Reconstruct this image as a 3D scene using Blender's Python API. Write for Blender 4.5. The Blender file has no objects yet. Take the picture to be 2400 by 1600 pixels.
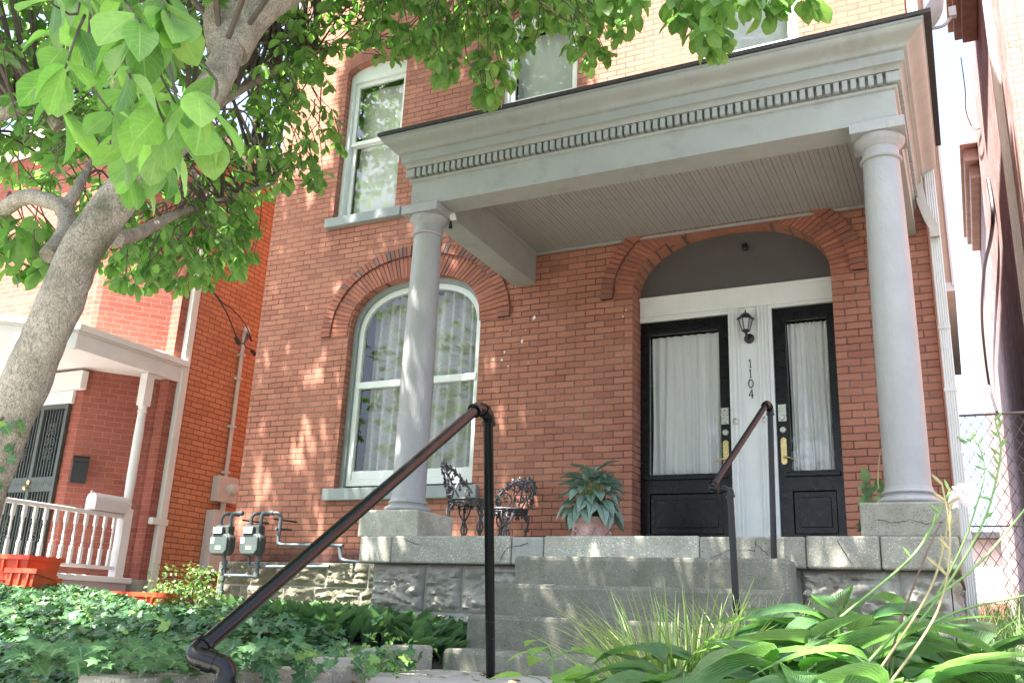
import bpy, bmesh, math, random
import numpy as np
from mathutils import Vector, Matrix, noise
from mathutils.geometry import tessellate_polygon
random.seed(7)
RNG = np.random.default_rng(11)
SC = bpy.context.scene
COL = SC.collection
R = math.radians

# ------------------------------------------------------------------ camera
YAW, PITCH, ROLL, FPX = -0.4667319, 0.29594274, 0.04382989, 2149.41
FW = Vector((math.sin(YAW)*math.cos(PITCH), math.cos(YAW)*math.cos(PITCH), math.sin(PITCH)))
_r0 = Vector((math.cos(YAW), -math.sin(YAW), 0)); _u0 = _r0.cross(FW)
RT = _r0*math.cos(ROLL) + _u0*math.sin(ROLL); UP = -_r0*math.sin(ROLL) + _u0*math.cos(ROLL)
cam = bpy.data.cameras.new('camera'); cam.sensor_width = 36; cam.lens = 36*FPX/2400
cam.clip_start = 0.05; cam.clip_end = 2000
co = bpy.data.objects.new('camera', cam); COL.objects.link(co)
co.matrix_world = Matrix(((RT.x, UP.x, -FW.x, 0), (RT.y, UP.y, -FW.y, 0), (RT.z, UP.z, -FW.z, 0), (0, 0, 0, 1)))
SC.camera = co
# ------------------------------------------------------------------ sky, sun, exposure
SUN = Vector((-0.20, -0.46, 1.0)).normalized()          # towards the sun
w = bpy.data.worlds.new('World'); SC.world = w; w.use_nodes = True
nt = w.node_tree; nt.nodes.clear()
sky = nt.nodes.new('ShaderNodeTexSky'); sky.sky_type = 'NISHITA'; sky.sun_disc = False
sky.sun_elevation = math.asin(SUN.z); sky.sun_rotation = math.atan2(SUN.x, SUN.y) % (2*math.pi)
sky.air_density = .75; sky.dust_density = 3.0; sky.ozone_density = 1.0
bg = nt.nodes.new('ShaderNodeBackground'); bg.inputs[1].default_value = 0.14
wo = nt.nodes.new('ShaderNodeOutputWorld')
hz = nt.nodes.new('ShaderNodeMix'); hz.data_type = 'RGBA'; hz.inputs[0].default_value = .5       # thin bright summer haze
hz.inputs[7].default_value = (.9, 1.0, 1.12, 1)
nt.links.new(sky.outputs[0], hz.inputs[6]); nt.links.new(hz.outputs[2], bg.inputs[0]); nt.links.new(bg.outputs[0], wo.inputs[0])
sl = bpy.data.lights.new('sun', 'SUN'); sl.energy = 5.0; sl.angle = R(0.6); sl.color = (1.0, 0.95, 0.88)
so = bpy.data.objects.new('sun', sl); COL.objects.link(so)
so.rotation_euler = SUN.to_track_quat('Z', 'Y').to_euler(); so.location = (0, 0, 30)
SC.view_settings.view_transform = 'Standard'; SC.view_settings.look = 'None'
SC.view_settings.exposure = 2.93; SC.view_settings.gamma = 1.0
SC.cycles.max_bounces = 10; SC.cycles.transparent_max_bounces = 12

# ------------------------------------------------------------------ measured points: photo pixel (2400 wide) + real distance
def ray(px, py): return RT*((px-1200)/FPX) - UP*((py-800)/FPX) + FW
def PY(px, py, y): d = ray(px, py); return d*(y/d.y)
def PX(px, py, x): d = ray(px, py); return d*(x/d.x)
def PZ(px, py, z): d = ray(px, py); return d*(z/d.z)
def PD(px, py, dep): return ray(px, py)*dep

# ------------------------------------------------------------------ object helpers
def tag(o, label=None, cat=None, group=None, kind=None):
    if label: o['label'] = label
    if cat: o['category'] = cat
    if group: o['group'] = group
    if kind: o['kind'] = kind
    return o
def thing(name, label, cat, loc=(0, 0, 0), group=None, rz=0):
    o = bpy.data.objects.new(name, None); COL.objects.link(o); o.empty_display_size = .1
    o.location = loc; o.rotation_euler = (0, 0, rz)
    return tag(o, label, cat, group)
def wmat(o):
    m = o.matrix_basis
    return m if o.parent is None else wmat(o.parent) @ o.matrix_parent_inverse @ m
def link(name, me, mat=None, parent=None):
    o = bpy.data.objects.new(name, me); COL.objects.link(o)
    if mat is not None: me.materials.append(mat)
    if parent is not None:
        o.parent = parent
        o.matrix_parent_inverse = wmat(parent).inverted()      # geometry stays in world coordinates
    return o
def group_empty(name, parent):
    o = bpy.data.objects.new(name, None); COL.objects.link(o); o.empty_display_size = .1
    o.parent = parent
    return o

class MB:
    def __init__(s): s.v = []; s.f = []
    def add(s, vs, fs):
        n = len(s.v); s.v += [tuple(v) for v in vs]; s.f += [tuple(n+i for i in f) for f in fs]; return s
    def box(s, x0, x1, y0, y1, z0, z1, M=None):
        vs = [Vector((x, y, z)) for z in (z0, z1) for y in (y0, y1) for x in (x0, x1)]
        if M is not None: vs = [M @ v for v in vs]
        return s.add(vs, [(0, 2, 3, 1), (4, 5, 7, 6), (0, 1, 5, 4), (2, 6, 7, 3), (0, 4, 6, 2), (1, 3, 7, 5)])
    def tube(s, pts, r, seg=10, cap=True):
        pts = [Vector(p) for p in pts]
        if not hasattr(r, '__len__'): r = [r]*len(pts)
        rings = []; t0 = None; nrm = None
        for i, p in enumerate(pts):
            t = (pts[min(i+1, len(pts)-1)] - pts[max(i-1, 0)])
            if t.length < 1e-9: t = Vector((0, 0, 1))
            t.normalize()
            if nrm is None:
                a = Vector((0, 0, 1)) if abs(t.z) < .9 else Vector((1, 0, 0)); nrm = t.cross(a).normalized()
            else:
                nrm = (nrm - t*nrm.dot(t))
                if nrm.length < 1e-6: nrm = t.cross(Vector((0, 0, 1)))
                nrm.normalize()
            b = t.cross(nrm)
            rings.append([p + (nrm*math.cos(2*math.pi*k/seg) + b*math.sin(2*math.pi*k/seg))*r[i] for k in range(seg)])
        vs = [v for ring in rings for v in ring]; fs = []
        for i in range(len(pts)-1):
            for k in range(seg):
                k2 = (k+1) % seg
                fs.append((i*seg+k, i*seg+k2, (i+1)*seg+k2, (i+1)*seg+k))
        if cap: fs += [tuple(range(seg-1, -1, -1)), tuple((len(pts)-1)*seg+k for k in range(seg))]
        return s.add(vs, fs)
    def lathe(s, prof, c=(0, 0, 0), seg=32, M=None, cap=True):
        c = Vector(c); vs = []; fs = []
        for r, z in prof:
            for k in range(seg):
                v = Vector((r*math.cos(2*math.pi*k/seg), r*math.sin(2*math.pi*k/seg), z))
                vs.append((M @ v if M is not None else v) + c)
        for i in range(len(prof)-1):
            for k in range(seg):
                k2 = (k+1) % seg
                fs.append((i*seg+k, i*seg+k2, (i+1)*seg+k2, (i+1)*seg+k))
        if cap: fs += [tuple(range(seg-1, -1, -1)), tuple((len(prof)-1)*seg+k for k in range(seg))]
        return s.add(vs, fs)
    def prism(s, poly, a, b, fn):           # poly of 2D points, extruded a..b ; fn(u,v,w)->xyz
        n = len(poly)
        vs = [fn(u, v, a) for u, v in poly] + [fn(u, v, b) for u, v in poly]
        fs = [tuple(range(n-1, -1, -1)), tuple(range(n, 2*n))] + [(i, (i+1) % n, n+(i+1) % n, n+i) for i in range(n)]
        return s.add(vs, fs)
    def plate(s, outer, holes, a, b, fn=None):   # flat plate with holes in u,v, thickness a..b
        fn = fn or (lambda u, v, w: (u, w, v))
        loops = [outer] + list(holes)
        tri = tessellate_polygon([[Vector((u, v, 0)) for u, v in L] for L in loops])
        flat = [p for L in loops for p in L]; n = len(flat)
        vs = [fn(u, v, a) for u, v in flat] + [fn(u, v, b) for u, v in flat]
        fs = [tuple(t) for t in tri] + [tuple(n+i for i in reversed(t)) for t in tri]
        k = 0
        for L in loops:
            m = len(L)
            fs += [(k+i, k+(i+1) % m, n+k+(i+1) % m, n+k+i) for i in range(m)]
            k += m
        return s.add(vs, fs)
    def build(s, name, mat, parent=None, smooth=None, bevel=0, seg=2, recalc=True):
        me = bpy.data.meshes.new(name); me.from_pydata(s.v, [], s.f)
        if recalc:
            bm = bmesh.new(); bm.from_mesh(me); bmesh.ops.recalc_face_normals(bm, faces=bm.faces); bm.to_mesh(me); bm.free()
        if smooth is not None:
            me.polygons.foreach_set('use_smooth', [True]*len(me.polygons)); me.set_sharp_from_angle(angle=R(smooth))
        o = link(name, me, mat, parent)
        if bevel:
            md = o.modifiers.new('edge', 'BEVEL'); md.width = bevel; md.segments = seg; md.limit_method = 'ANGLE'; md.angle_limit = R(40)
        return o
def box(name, x0, x1, y0, y1, z0, z1, mat, parent=None, bevel=0):
    return MB().box(x0, x1, y0, y1, z0, z1).build(name, mat, parent, bevel=bevel)
def tube(name, pts, r, mat, parent=None, seg=12):
    return MB().tube(pts, r, seg).build(name, mat, parent, smooth=50)
def curve_pts(P, n=8):                       # Catmull-Rom through points
    P = [Vector(p) for p in P]; out = []
    for i in range(len(P)-1):
        a = P[max(i-1, 0)]; b = P[i]; c = P[i+1]; d = P[min(i+2, len(P)-1)]
        for k in range(n):
            t = k/n
            out.append(0.5*((2*b) + (c-a)*t + (2*a-5*b+4*c-d)*t*t + (3*b-a-3*c+d)*t**3))
    out.append(P[-1]); return out
def arc(cx, cz, hw, rise, ex, n=28):         # superellipse arch, left to right
    out = []
    for i in range(n+1):
        t = math.pi*(1-i/n); c, s_ = math.cos(t), math.sin(t)
        out.append((cx+hw*math.copysign(abs(c)**(2/ex), c), cz+rise*abs(s_)**(2/ex)))
    return out

# ------------------------------------------------------------------ materials
def mat(name):
    m = bpy.data.materials.new(name); m.use_nodes = True
    n = m.node_tree; b = n.nodes['Principled BSDF']
    return m, n, b
def N(n, t, **kw):
    x = n.nodes.new(t)
    for k, v in kw.items():
        if k.startswith('i_'):
            key = k[2:]; key = int(key) if key.isdigit() else key.replace('_', ' ')
            x.inputs[key].default_value = v
        else: setattr(x, k, v)
    return x
def ramp(n, src, p0, c0, p1, c1, *more):
    r = n.nodes.new('ShaderNodeValToRGB'); e = r.color_ramp.elements
    e[0].position = p0; e[0].color = c0; e[1].position = p1; e[1].color = c1
    for p, c in more:
        q = e.new(p); q.color = c
    n.links.new(src, r.inputs[0]); return r.outputs[0]
def g4(v): return (v, v, v, 1) if not hasattr(v, '__len__') else (*v[:3], 1)
def mixc(n, fac, a, b, mode='MIX'):
    m = n.nodes.new('ShaderNodeMix'); m.data_type = 'RGBA'; m.blend_type = mode; m.clamp_factor = True
    for sck, v in ((m.inputs[0], fac), (m.inputs[6], a), (m.inputs[7], b)):
        if hasattr(v, 'links'): n.links.new(v, sck)
        else: sck.default_value = v
    return m.outputs[2]
def noise_n(n, scale, detail=4, rough=.6, vec=None, dist=0.0):
    x = N(n, 'ShaderNodeTexNoise'); x.inputs['Scale'].default_value = scale; x.inputs['Detail'].default_value = detail
    x.inputs['Roughness'].default_value = rough; x.inputs['Distortion'].default_value = dist
    if vec is None: vec = N(n, 'ShaderNodeNewGeometry').outputs['Position']
    n.links.new(vec, x.inputs['Vector']); return x.outputs['Fac']
def bump(n, b, h, strength=.4, dist=.01):
    bp = N(n, 'ShaderNodeBump'); bp.inputs['Strength'].default_value = strength; bp.inputs['Distance'].default_value = dist
    n.links.new(h, bp.inputs['Height'])
    if b.inputs['Normal'].links: n.links.new(b.inputs['Normal'].links[0].from_socket, bp.inputs['Normal'])
    n.links.new(bp.outputs[0], b.inputs['Normal'])
def plain(name, col, rough=.5, var=.12, scale=9, metal=0, bmp=0, bscale=60, bdist=.003, spec=None, coat=0, dirt=None, dscale=3, dlo=.55, dhi=.75):
    m, n, b = mat(name)
    f = noise_n(n, scale, 5)
    lo = tuple(c*(1-var) for c in col); hi = tuple(min(1, c*(1+var)) for c in col)
    c = ramp(n, f, .3, g4(lo), .7, g4(hi))
    if dirt is not None:
        c = mixc(n, ramp(n, noise_n(n, dscale, 8, .7), dlo, g4(0.), dhi, g4(1.)), c, g4(dirt))
    n.links.new(c, b.inputs['Base Color'])
    rr = ramp(n, noise_n(n, scale*2.3, 4), .3, g4(max(0, rough-.07)), .7, g4(min(1, rough+.07)))
    n.links.new(rr, b.inputs['Roughness'])
    b.inputs['Metallic'].default_value = metal
    if spec is not None: b.inputs['Specular IOR Level'].default_value = spec
    if coat: b.inputs['Coat Weight'].default_value = coat; b.inputs['Coat Roughness'].default_value = .08
    if bmp: bump(n, b, noise_n(n, bscale, 6, .65), bmp, bdist)
    return m
def brick(name, c1, c2, mortar, bw=.212, rh=.068, ms=.0055, dark=(.06, .03, .03), darkamt=.5, soot=None, pale=None, bias=0.0, palelo=.62):
    m, n, b = mat(name)
    geo = N(n, 'ShaderNodeNewGeometry'); sp = N(n, 'ShaderNodeSeparateXYZ'); sn = N(n, 'ShaderNodeSeparateXYZ')
    n.links.new(geo.outputs['Position'], sp.inputs[0]); n.links.new(geo.outputs['True Normal'], sn.inputs[0])
    def mth(op, a, c):
        x = N(n, 'ShaderNodeMath', operation=op)
        for i, v in enumerate((a, c)):
            if hasattr(v, 'links'): n.links.new(v, x.inputs[i])
            else: x.inputs[i].default_value = v
        return x.outputs[0]
    u = mth('SUBTRACT', mth('MULTIPLY', sp.outputs[1], sn.outputs[0]), mth('MULTIPLY', sp.outputs[0], sn.outputs[1]))
    wob = noise_n(n, 14, 3); wv = mth('MULTIPLY', mth('SUBTRACT', wob, .5), .010)
    wob2 = noise_n(n, 5, 2); wv2 = mth('MULTIPLY', mth('SUBTRACT', wob2, .5), .016)
    cv = N(n, 'ShaderNodeCombineXYZ'); n.links.new(mth('ADD', u, wv), cv.inputs[0]); n.links.new(mth('ADD', mth('ADD', sp.outputs[2], wv), wv2), cv.inputs[1])
    bt = N(n, 'ShaderNodeTexBrick'); bt.offset = .5
    for k, v in (('Scale', 1), ('Mortar Size', ms), ('Mortar Smooth', .25), ('Bias', bias), ('Brick Width', bw), ('Row Height', rh)): bt.inputs[k].default_value = v
    bt.inputs['Color1'].default_value = g4(c1); bt.inputs['Color2'].default_value = g4(c2); bt.inputs['Mortar'].default_value = g4(mortar)
    n.links.new(cv.outputs[0], bt.inputs['Vector'])
    c = bt.outputs['Color']
    f1 = noise_n(n, 1.1, 6, .65)
    c = mixc(n, ramp(n, f1, .35, g4(0.), .75, g4(darkamt)), c, mixc(n, 1.0, c, g4((.62, .55, .52)), 'MULTIPLY'))
    f2 = noise_n(n, 45, 6, .75)
    c = mixc(n, .55, c, mixc(n, 1.0, c, ramp(n, f2, .25, g4(.62), .75, g4(1.3)), 'MULTIPLY'))
    # single darker bricks
    bt2 = N(n, 'ShaderNodeTexBrick'); bt2.offset = .5
    for k, v in (('Scale', 1), ('Mortar Size', 0), ('Brick Width', bw), ('Row Height', rh), ('Bias', -.72)): bt2.inputs[k].default_value = v
    bt2.inputs['Color1'].default_value = g4(0.); bt2.inputs['Color2'].default_value = g4(1.)
    n.links.new(cv.outputs[0], bt2.inputs['Vector'])
    c = mixc(n, mixc(n, 1.0, bt2.outputs['Color'], g4(.55), 'MULTIPLY'), c, mixc(n, 1.0, c, g4((.55, .5, .5)), 'MULTIPLY'))
    if pale is not None:
        pf = ramp(n, noise_n(n, 2.3, 9, .78, dist=.4), palelo, g4(0.), palelo+.16, g4(.5))
        c = mixc(n, pf, c, g4(pale))
    if pale is not None:
        vd = N(n, 'ShaderNodeTexVoronoi'); vd.inputs['Scale'].default_value = 26; n.links.new(geo.outputs['Position'], vd.inputs['Vector'])
        dots = mth('MULTIPLY', ramp(n, vd.outputs['Distance'], .07, g4(1.), .10, g4(0.)), ramp(n, noise_n(n, 3.1, 4), .52, g4(0.), .62, g4(.8)))
        c = mixc(n, dots, c, g4((.6, .5, .42)))
        mf = mth('MULTIPLY', bt.outputs['Fac'], ramp(n, noise_n(n, 1.7, 5, .7), .42, g4(0.), .6, g4(.65)))
        c = mixc(n, mf, c, g4((.22, .17, .14)))
        run = N(n, 'ShaderNodeMapping'); run.inputs['Scale'].default_value = (5, 5, .6); n.links.new(geo.outputs['Position'], run.inputs[0])
        c = mixc(n, ramp(n, noise_n(n, 1.0, 6, .7, run.outputs[0]), .56, g4(0.), .76, g4(.45)), c, mixc(n, 1., c, g4((.5, .46, .46)), 'MULTIPLY'))
    if soot is not None:                        # painted / sooty courses close to the ground
        zc, hh = soot
        zf = N(n, 'ShaderNodeMapRange'); zf.inputs[1].default_value = zc-hh; zf.inputs[2].default_value = zc; zf.inputs[3].default_value = 1; zf.inputs[4].default_value = 0
        zz = mth('ADD', sp.outputs[2], mth('MULTIPLY', mth('SUBTRACT', noise_n(n, 2.2, 5), .5), .5)); n.links.new(zz, zf.inputs[0])
        c = mixc(n, mth('MULTIPLY', zf.outputs[0], .85), c, g4(dark))
    n.links.new(c, b.inputs['Base Color']); b.inputs['Roughness'].default_value = .85
    b.inputs['Specular IOR Level'].default_value = .25
    inv = mth('SUBTRACT', 1, bt.outputs['Fac'])
    bump(n, b, inv, .9, .012)
    bump(n, b, noise_n(n, 70, 6, .7), .35, .004)
    return m

M = {}
M['brick'] = brick('house_brick', (.43, .188, .122), (.35, .145, .097), (.11, .06, .046), soot=(.78, .22), pale=(.42, .27, .21), palelo=.64)
M['brick_far'] = brick('orange_brick', (.62, .27, .155), (.55, .225, .125), (.22, .10, .07), rh=.072, bw=.215, darkamt=.25)
M['brick_bay'] = brick('bay_brick', (.36, .11, .075), (.30, .085, .06), (.40, .22, .18), rh=.072, bw=.215, pale=(.42, .26, .22))
M['brick_pink'] = brick('pale_brick', (.52, .24, .19), (.46, .20, .16), (.30, .13, .10), rh=.072)
M['brick_stain'] = brick('stained_brick', (.52, .33, .29), (.42, .29, .28), (.32, .24, .24), rh=.072, pale=(.72, .66, .68), palelo=.46, darkamt=.6)
M['paint'] = plain('grey_paint', (.31, .325, .305), .5, .06, 5, bmp=.22, bscale=70, bdist=.003, dirt=(.22, .215, .19), dscale=3.5, dlo=.54, dhi=.8)
m, n, b = mat('column_paint')                   # many coats, crazed and flaking
c = ramp(n, noise_n(n, 4, 5), .3, g4((.305, .31, .305)), .7, g4((.35, .355, .35)))
c = mixc(n, ramp(n, noise_n(n, 7, 8, .75), .66, g4(0.), .72, g4(.35)), c, g4((.47, .47, .46)))
n.links.new(c, b.inputs['Base Color']); b.inputs['Roughness'].default_value = .42
mp = N(n, 'ShaderNodeMapping'); mp.inputs['Scale'].default_value = (1, 1, .3)
n.links.new(N(n, 'ShaderNodeNewGeometry').outputs['Position'], mp.inputs[0])
bump(n, b, noise_n(n, 55, 7, .62, mp.outputs[0]), .8, .008)
bump(n, b, ramp(n, noise_n(n, 9, 5, .7), .52, g4(0.), .54, g4(1.)), .35, .002)
M['column'] = m
M['ceiling'] = plain('ceiling_paint', (.30, .285, .27), .55, .05, 4, bmp=.1, bscale=90)
M['white'] = plain('white_trim', (.70, .72, .69), .45, .05, 4, bmp=.12, bscale=80, bdist=.002)
M['greenwhite'] = plain('sash_paint', (.62, .67, .63), .45, .05, 5, bmp=.12, bscale=80, bdist=.002)
M['sill'] = plain('sill_paint', (.23, .26, .25), .55, .08, 6, bmp=.25, bscale=50)
M['tymp'] = plain('dark_panel_paint', (.09, .084, .08), .5, .08, 5, bmp=.35, bscale=14, bdist=.006)
M['black'] = plain('black_door_paint', (.006, .0066, .0075), .3, .2, 8, bmp=.03, bscale=60, spec=.3)
m, n, b = mat('pipe_paint')
c = mixc(n, ramp(n, noise_n(n, 38, 8, .72), .69, g4(0.), .72, g4(.8)), g4((.004, .0045, .005)), g4((.33, .31, .30)))
n.links.new(c, b.inputs['Base Color'])
b.inputs['Roughness'].default_value = .24; b.inputs['Specular IOR Level'].default_value = .3; b.inputs['Coat Weight'].default_value = .08; b.inputs['Coat Roughness'].default_value = .09; bump(n, b, noise_n(n, 90, 4), .25, .002)
M['pipe'] = m
def concrete(name, lo, hi, moss):
    m, n, b = mat(name)
    c = ramp(n, noise_n(n, 6, 7, .7), .25, g4(lo), .75, g4(hi))
    v = N(n, 'ShaderNodeTexVoronoi'); v.inputs['Scale'].default_value = 70; n.links.new(N(n, 'ShaderNodeNewGeometry').outputs['Position'], v.inputs['Vector'])
    c = mixc(n, ramp(n, v.outputs['Distance'], .18, g4(1.), .34, g4(0.)), c, mixc(n, 1., c, ramp(n, v.outputs['Color'], .35, g4(.45), .75, g4(2.0)), 'MULTIPLY'))
    c = mixc(n, ramp(n, noise_n(n, 55, 6, .8), .3, g4(.55), .5, g4(0.)), c, mixc(n, 1., c, g4(.5), 'MULTIPLY'))
    c = mixc(n, ramp(n, noise_n(n, 1.9, 8, .72), .46, g4(0.), .7, g4(.75)), c, g4(moss))
    oi = N(n, 'ShaderNodeObjectInfo'); c = mixc(n, 1., c, ramp(n, oi.outputs['Random'], 0, g4(.78), 1, g4(1.22)), 'MULTIPLY')
    n.links.new(c, b.inputs['Base Color']); b.inputs['Roughness'].default_value = .92
    bump(n, b, noise_n(n, 110, 6, .75), .8, .006); bump(n, b, noise_n(n, 11, 6, .65), .4, .014)
    return m
M['concrete'] = concrete('cast_concrete', (.30, .293, .24), (.50, .485, .41), (.20, .195, .14))
M['step'] = concrete('step_concrete', (.15, .148, .115), (.26, .252, .20), (.105, .107, .075))
m, n, b = mat('limestone')
c = ramp(n, noise_n(n, 9, 9, .78), .32, g4((.19, .178, .14)), .66, g4((.60, .58, .52)))
c = mixc(n, ramp(n, noise_n(n, 1.5, 8, .75), .5, g4(0.), .72, g4(.6)), c, g4((.17, .155, .12)))
n.links.new(c, b.inputs['Base Color']); b.inputs['Roughness'].default_value = .95
bump(n, b, noise_n(n, 16, 9, .75), 1.0, .035); bump(n, b, noise_n(n, 90, 6, .7), .5, .005)
M['stone'] = m
m, n, b = mat('mossy_limestone')
c = ramp(n, noise_n(n, 5, 8, .7), .28, g4((.105, .09, .06)), .72, g4((.24, .225, .165)))
c = mixc(n, ramp(n, noise_n(n, 2.2, 8, .75), .5, g4(0.), .68, g4(.7)), c, g4((.085, .095, .055)))
n.links.new(c, b.inputs['Base Color']); b.inputs['Roughness'].default_value = .95
bump(n, b, noise_n(n, 28, 8, .7), .9, .016)
M['mossy'] = m
M['patch'] = plain('mortar_patch', (.34, .34, .30), .9, .15, 25, bmp=.6, bscale=40, bdist=.006)
m, n, b = mat('limestone')
c = ramp(n, noise_n(n, 5, 8, .7), .28, g4((.24, .225, .18)), .72, g4((.47, .455, .40)))
c = mixc(n, ramp(n, noise_n(n, 1.5, 8, .75), .48, g4(0.), .7, g4(.75)), c, g4((.16, .14, .11)))
n.links.new(c, b.inputs['Base Color']); b.inputs['Roughness'].default_value = .95
bump(n, b, noise_n(n, 28, 8, .7), .8, .014)
M['stone'] = m
M['path'] = plain('path_concrete', (.40, .39, .35), .9, .15, 4, bmp=.4, bscale=120, bdist=.003, dirt=(.2, .19, .15))
M['soil'] = plain('soil', (.07, .055, .04), .95, .3, 20, bmp=.8, bscale=40, bdist=.02)
M['asphalt'] = plain('asphalt', (.055, .055, .056), .9, .15, 30, bmp=.4, bscale=150)
M['shingle'] = plain('roof_shingle', (.035, .033, .035), .85, .25, 30, bmp=.5, bscale=120)
M['beige'] = plain('beige_gutter', (.50, .46, .40), .5, .06, 4, bmp=.06)
M['gutter'] = plain('white_gutter', (.66, .64, .60), .45, .06, 3, bmp=.05, dirt=(.5, .47, .43))
M['tan'] = plain('tan_board_paint', (.52, .36, .26), .6, .06, 4, bmp=.08)
M['cornice_far'] = plain('weathered_wood', (.50, .35, .29), .7, .2, 5, bmp=.4, bscale=30)
M['grey_metal'] = plain('meter_paint', (.055, .072, .066), .45, .12, 12, bmp=.1)
M['pipe_grey'] = plain('gas_pipe_paint', (.085, .105, .115), .4, .15, 14, bmp=.12)
M['galv'] = plain('meter_box_enamel', (.55, .52, .51), .45, .06, 5)
M['dial'] = plain('dial_face', (.55, .55, .50), .4, .1, 60)
M['brass'] = plain('brass', (.62, .47, .22), .3, .1, 20, metal=.9)
M['nickel'] = plain('satin_nickel', (.58, .57, .53), .3, .08, 20, metal=.85)
M['iron'] = plain('cast_iron', (.05, .052, .058), .42, .4, 40, bmp=.4, bscale=60, dirt=(.16, .16, .17), dscale=18)
M['blackiron'] = plain('lantern_metal', (.018, .018, .018), .35, .2, 20)
M['terra'] = plain('pink_terracotta', (.50, .30, .26), .75, .12, 10, bmp=.2, dirt=(.66, .60, .56), dscale=9, dlo=.5, dhi=.7)
M['orange'] = plain('orange_plastic', (.62, .065, .022), .45, .06, 6, dirt=(.34, .05, .02), dscale=11, dlo=.58, dhi=.68)
M['pinkbase'] = plain('porch_base_paint', (.50, .38, .36), .7, .08, 4)
M['porchwhite'] = plain('porch_white', (.68, .65, .63), .5, .06, 4, bmp=.08)
M['doorgreen'] = plain('security_door_paint', (.045, .055, .042), .4, .15, 10)
M['bag'] = plain('plastic_bag', (.62, .62, .64), .35, .15, 11, dirt=(.2, .45, .42), dscale=7, dlo=.6, dhi=.63)
M['cable'] = plain('cable', (.03, .03, .032), .5, .1)
M['dish'] = plain('dish_grey', (.36, .37, .38), .5, .05)
M['label_w'] = plain('sticker_white', (.62, .63, .58), .5, .1, 60)
M['label_g'] = plain('sticker_green', (.30, .48, .26), .5, .3, 70)
M['twig'] = plain('twig_bark', (.075, .06, .045), .85, .2, 20)
M['fence'] = plain('rusty_fence_wire', (.17, .14, .13), .6, .3, 30, metal=.4)
M['wood_pole'] = plain('pole_wood', (.42, .38, .33), .85, .12, 6)
M['interior'] = plain('dark_interior', (.05, .045, .04), .9)
M['gap'] = plain('dark_joint', (.035, .032, .028), .95)
m, n, b = mat('tree_bark')
mp = N(n, 'ShaderNodeMapping'); mp.inputs['Scale'].default_value = (1, 1, .45)
n.links.new(N(n, 'ShaderNodeNewGeometry').outputs['Position'], mp.inputs[0])
v = N(n, 'ShaderNodeTexVoronoi', feature='DISTANCE_TO_EDGE'); v.inputs['Scale'].default_value = 74
vv = N(n, 'ShaderNodeVectorMath', operation='ADD'); nn = N(n, 'ShaderNodeTexNoise'); nn.inputs['Scale'].default_value = 16; nn.inputs['Detail'].default_value = 4
n.links.new(mp.outputs[0], nn.inputs['Vector'])
sc_ = N(n, 'ShaderNodeVectorMath', operation='SCALE'); sc_.inputs['Scale'].default_value = .11; n.links.new(nn.outputs['Color'], sc_.inputs[0])
n.links.new(mp.outputs[0], vv.inputs[0]); n.links.new(sc_.outputs[0], vv.inputs[1]); n.links.new(vv.outputs[0], v.inputs['Vector'])
c = ramp(n, noise_n(n, 7, 8, .7), .25, g4((.18, .158, .118)), .75, g4((.44, .40, .32)))
cr = ramp(n, v.outputs['Distance'], .0, g4(.15), .09, g4(1.))
c = mixc(n, cr, mixc(n, 1., c, g4(.32), 'MULTIPLY'), c)
c = mixc(n, ramp(n, noise_n(n, 2.6, 8, .75), .53, g4(0.), .68, g4(.8)), c, g4((.055, .062, .03)))
n.links.new(c, b.inputs['Base Color']); b.inputs['Roughness'].default_value = .92
c2_ = ramp(n, noise_n(n, 120, 5, .75), .3, g4(.55), .65, g4(1.35)); n.links.new(mixc(n, .8, c, mixc(n, 1., c, c2_, 'MULTIPLY')), b.inputs['Base Color'])
bump(n, b, v.outputs['Distance'], .6, .012); bump(n, b, noise_n(n, 60, 7, .7), .8, .010)
M['bark'] = m

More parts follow.
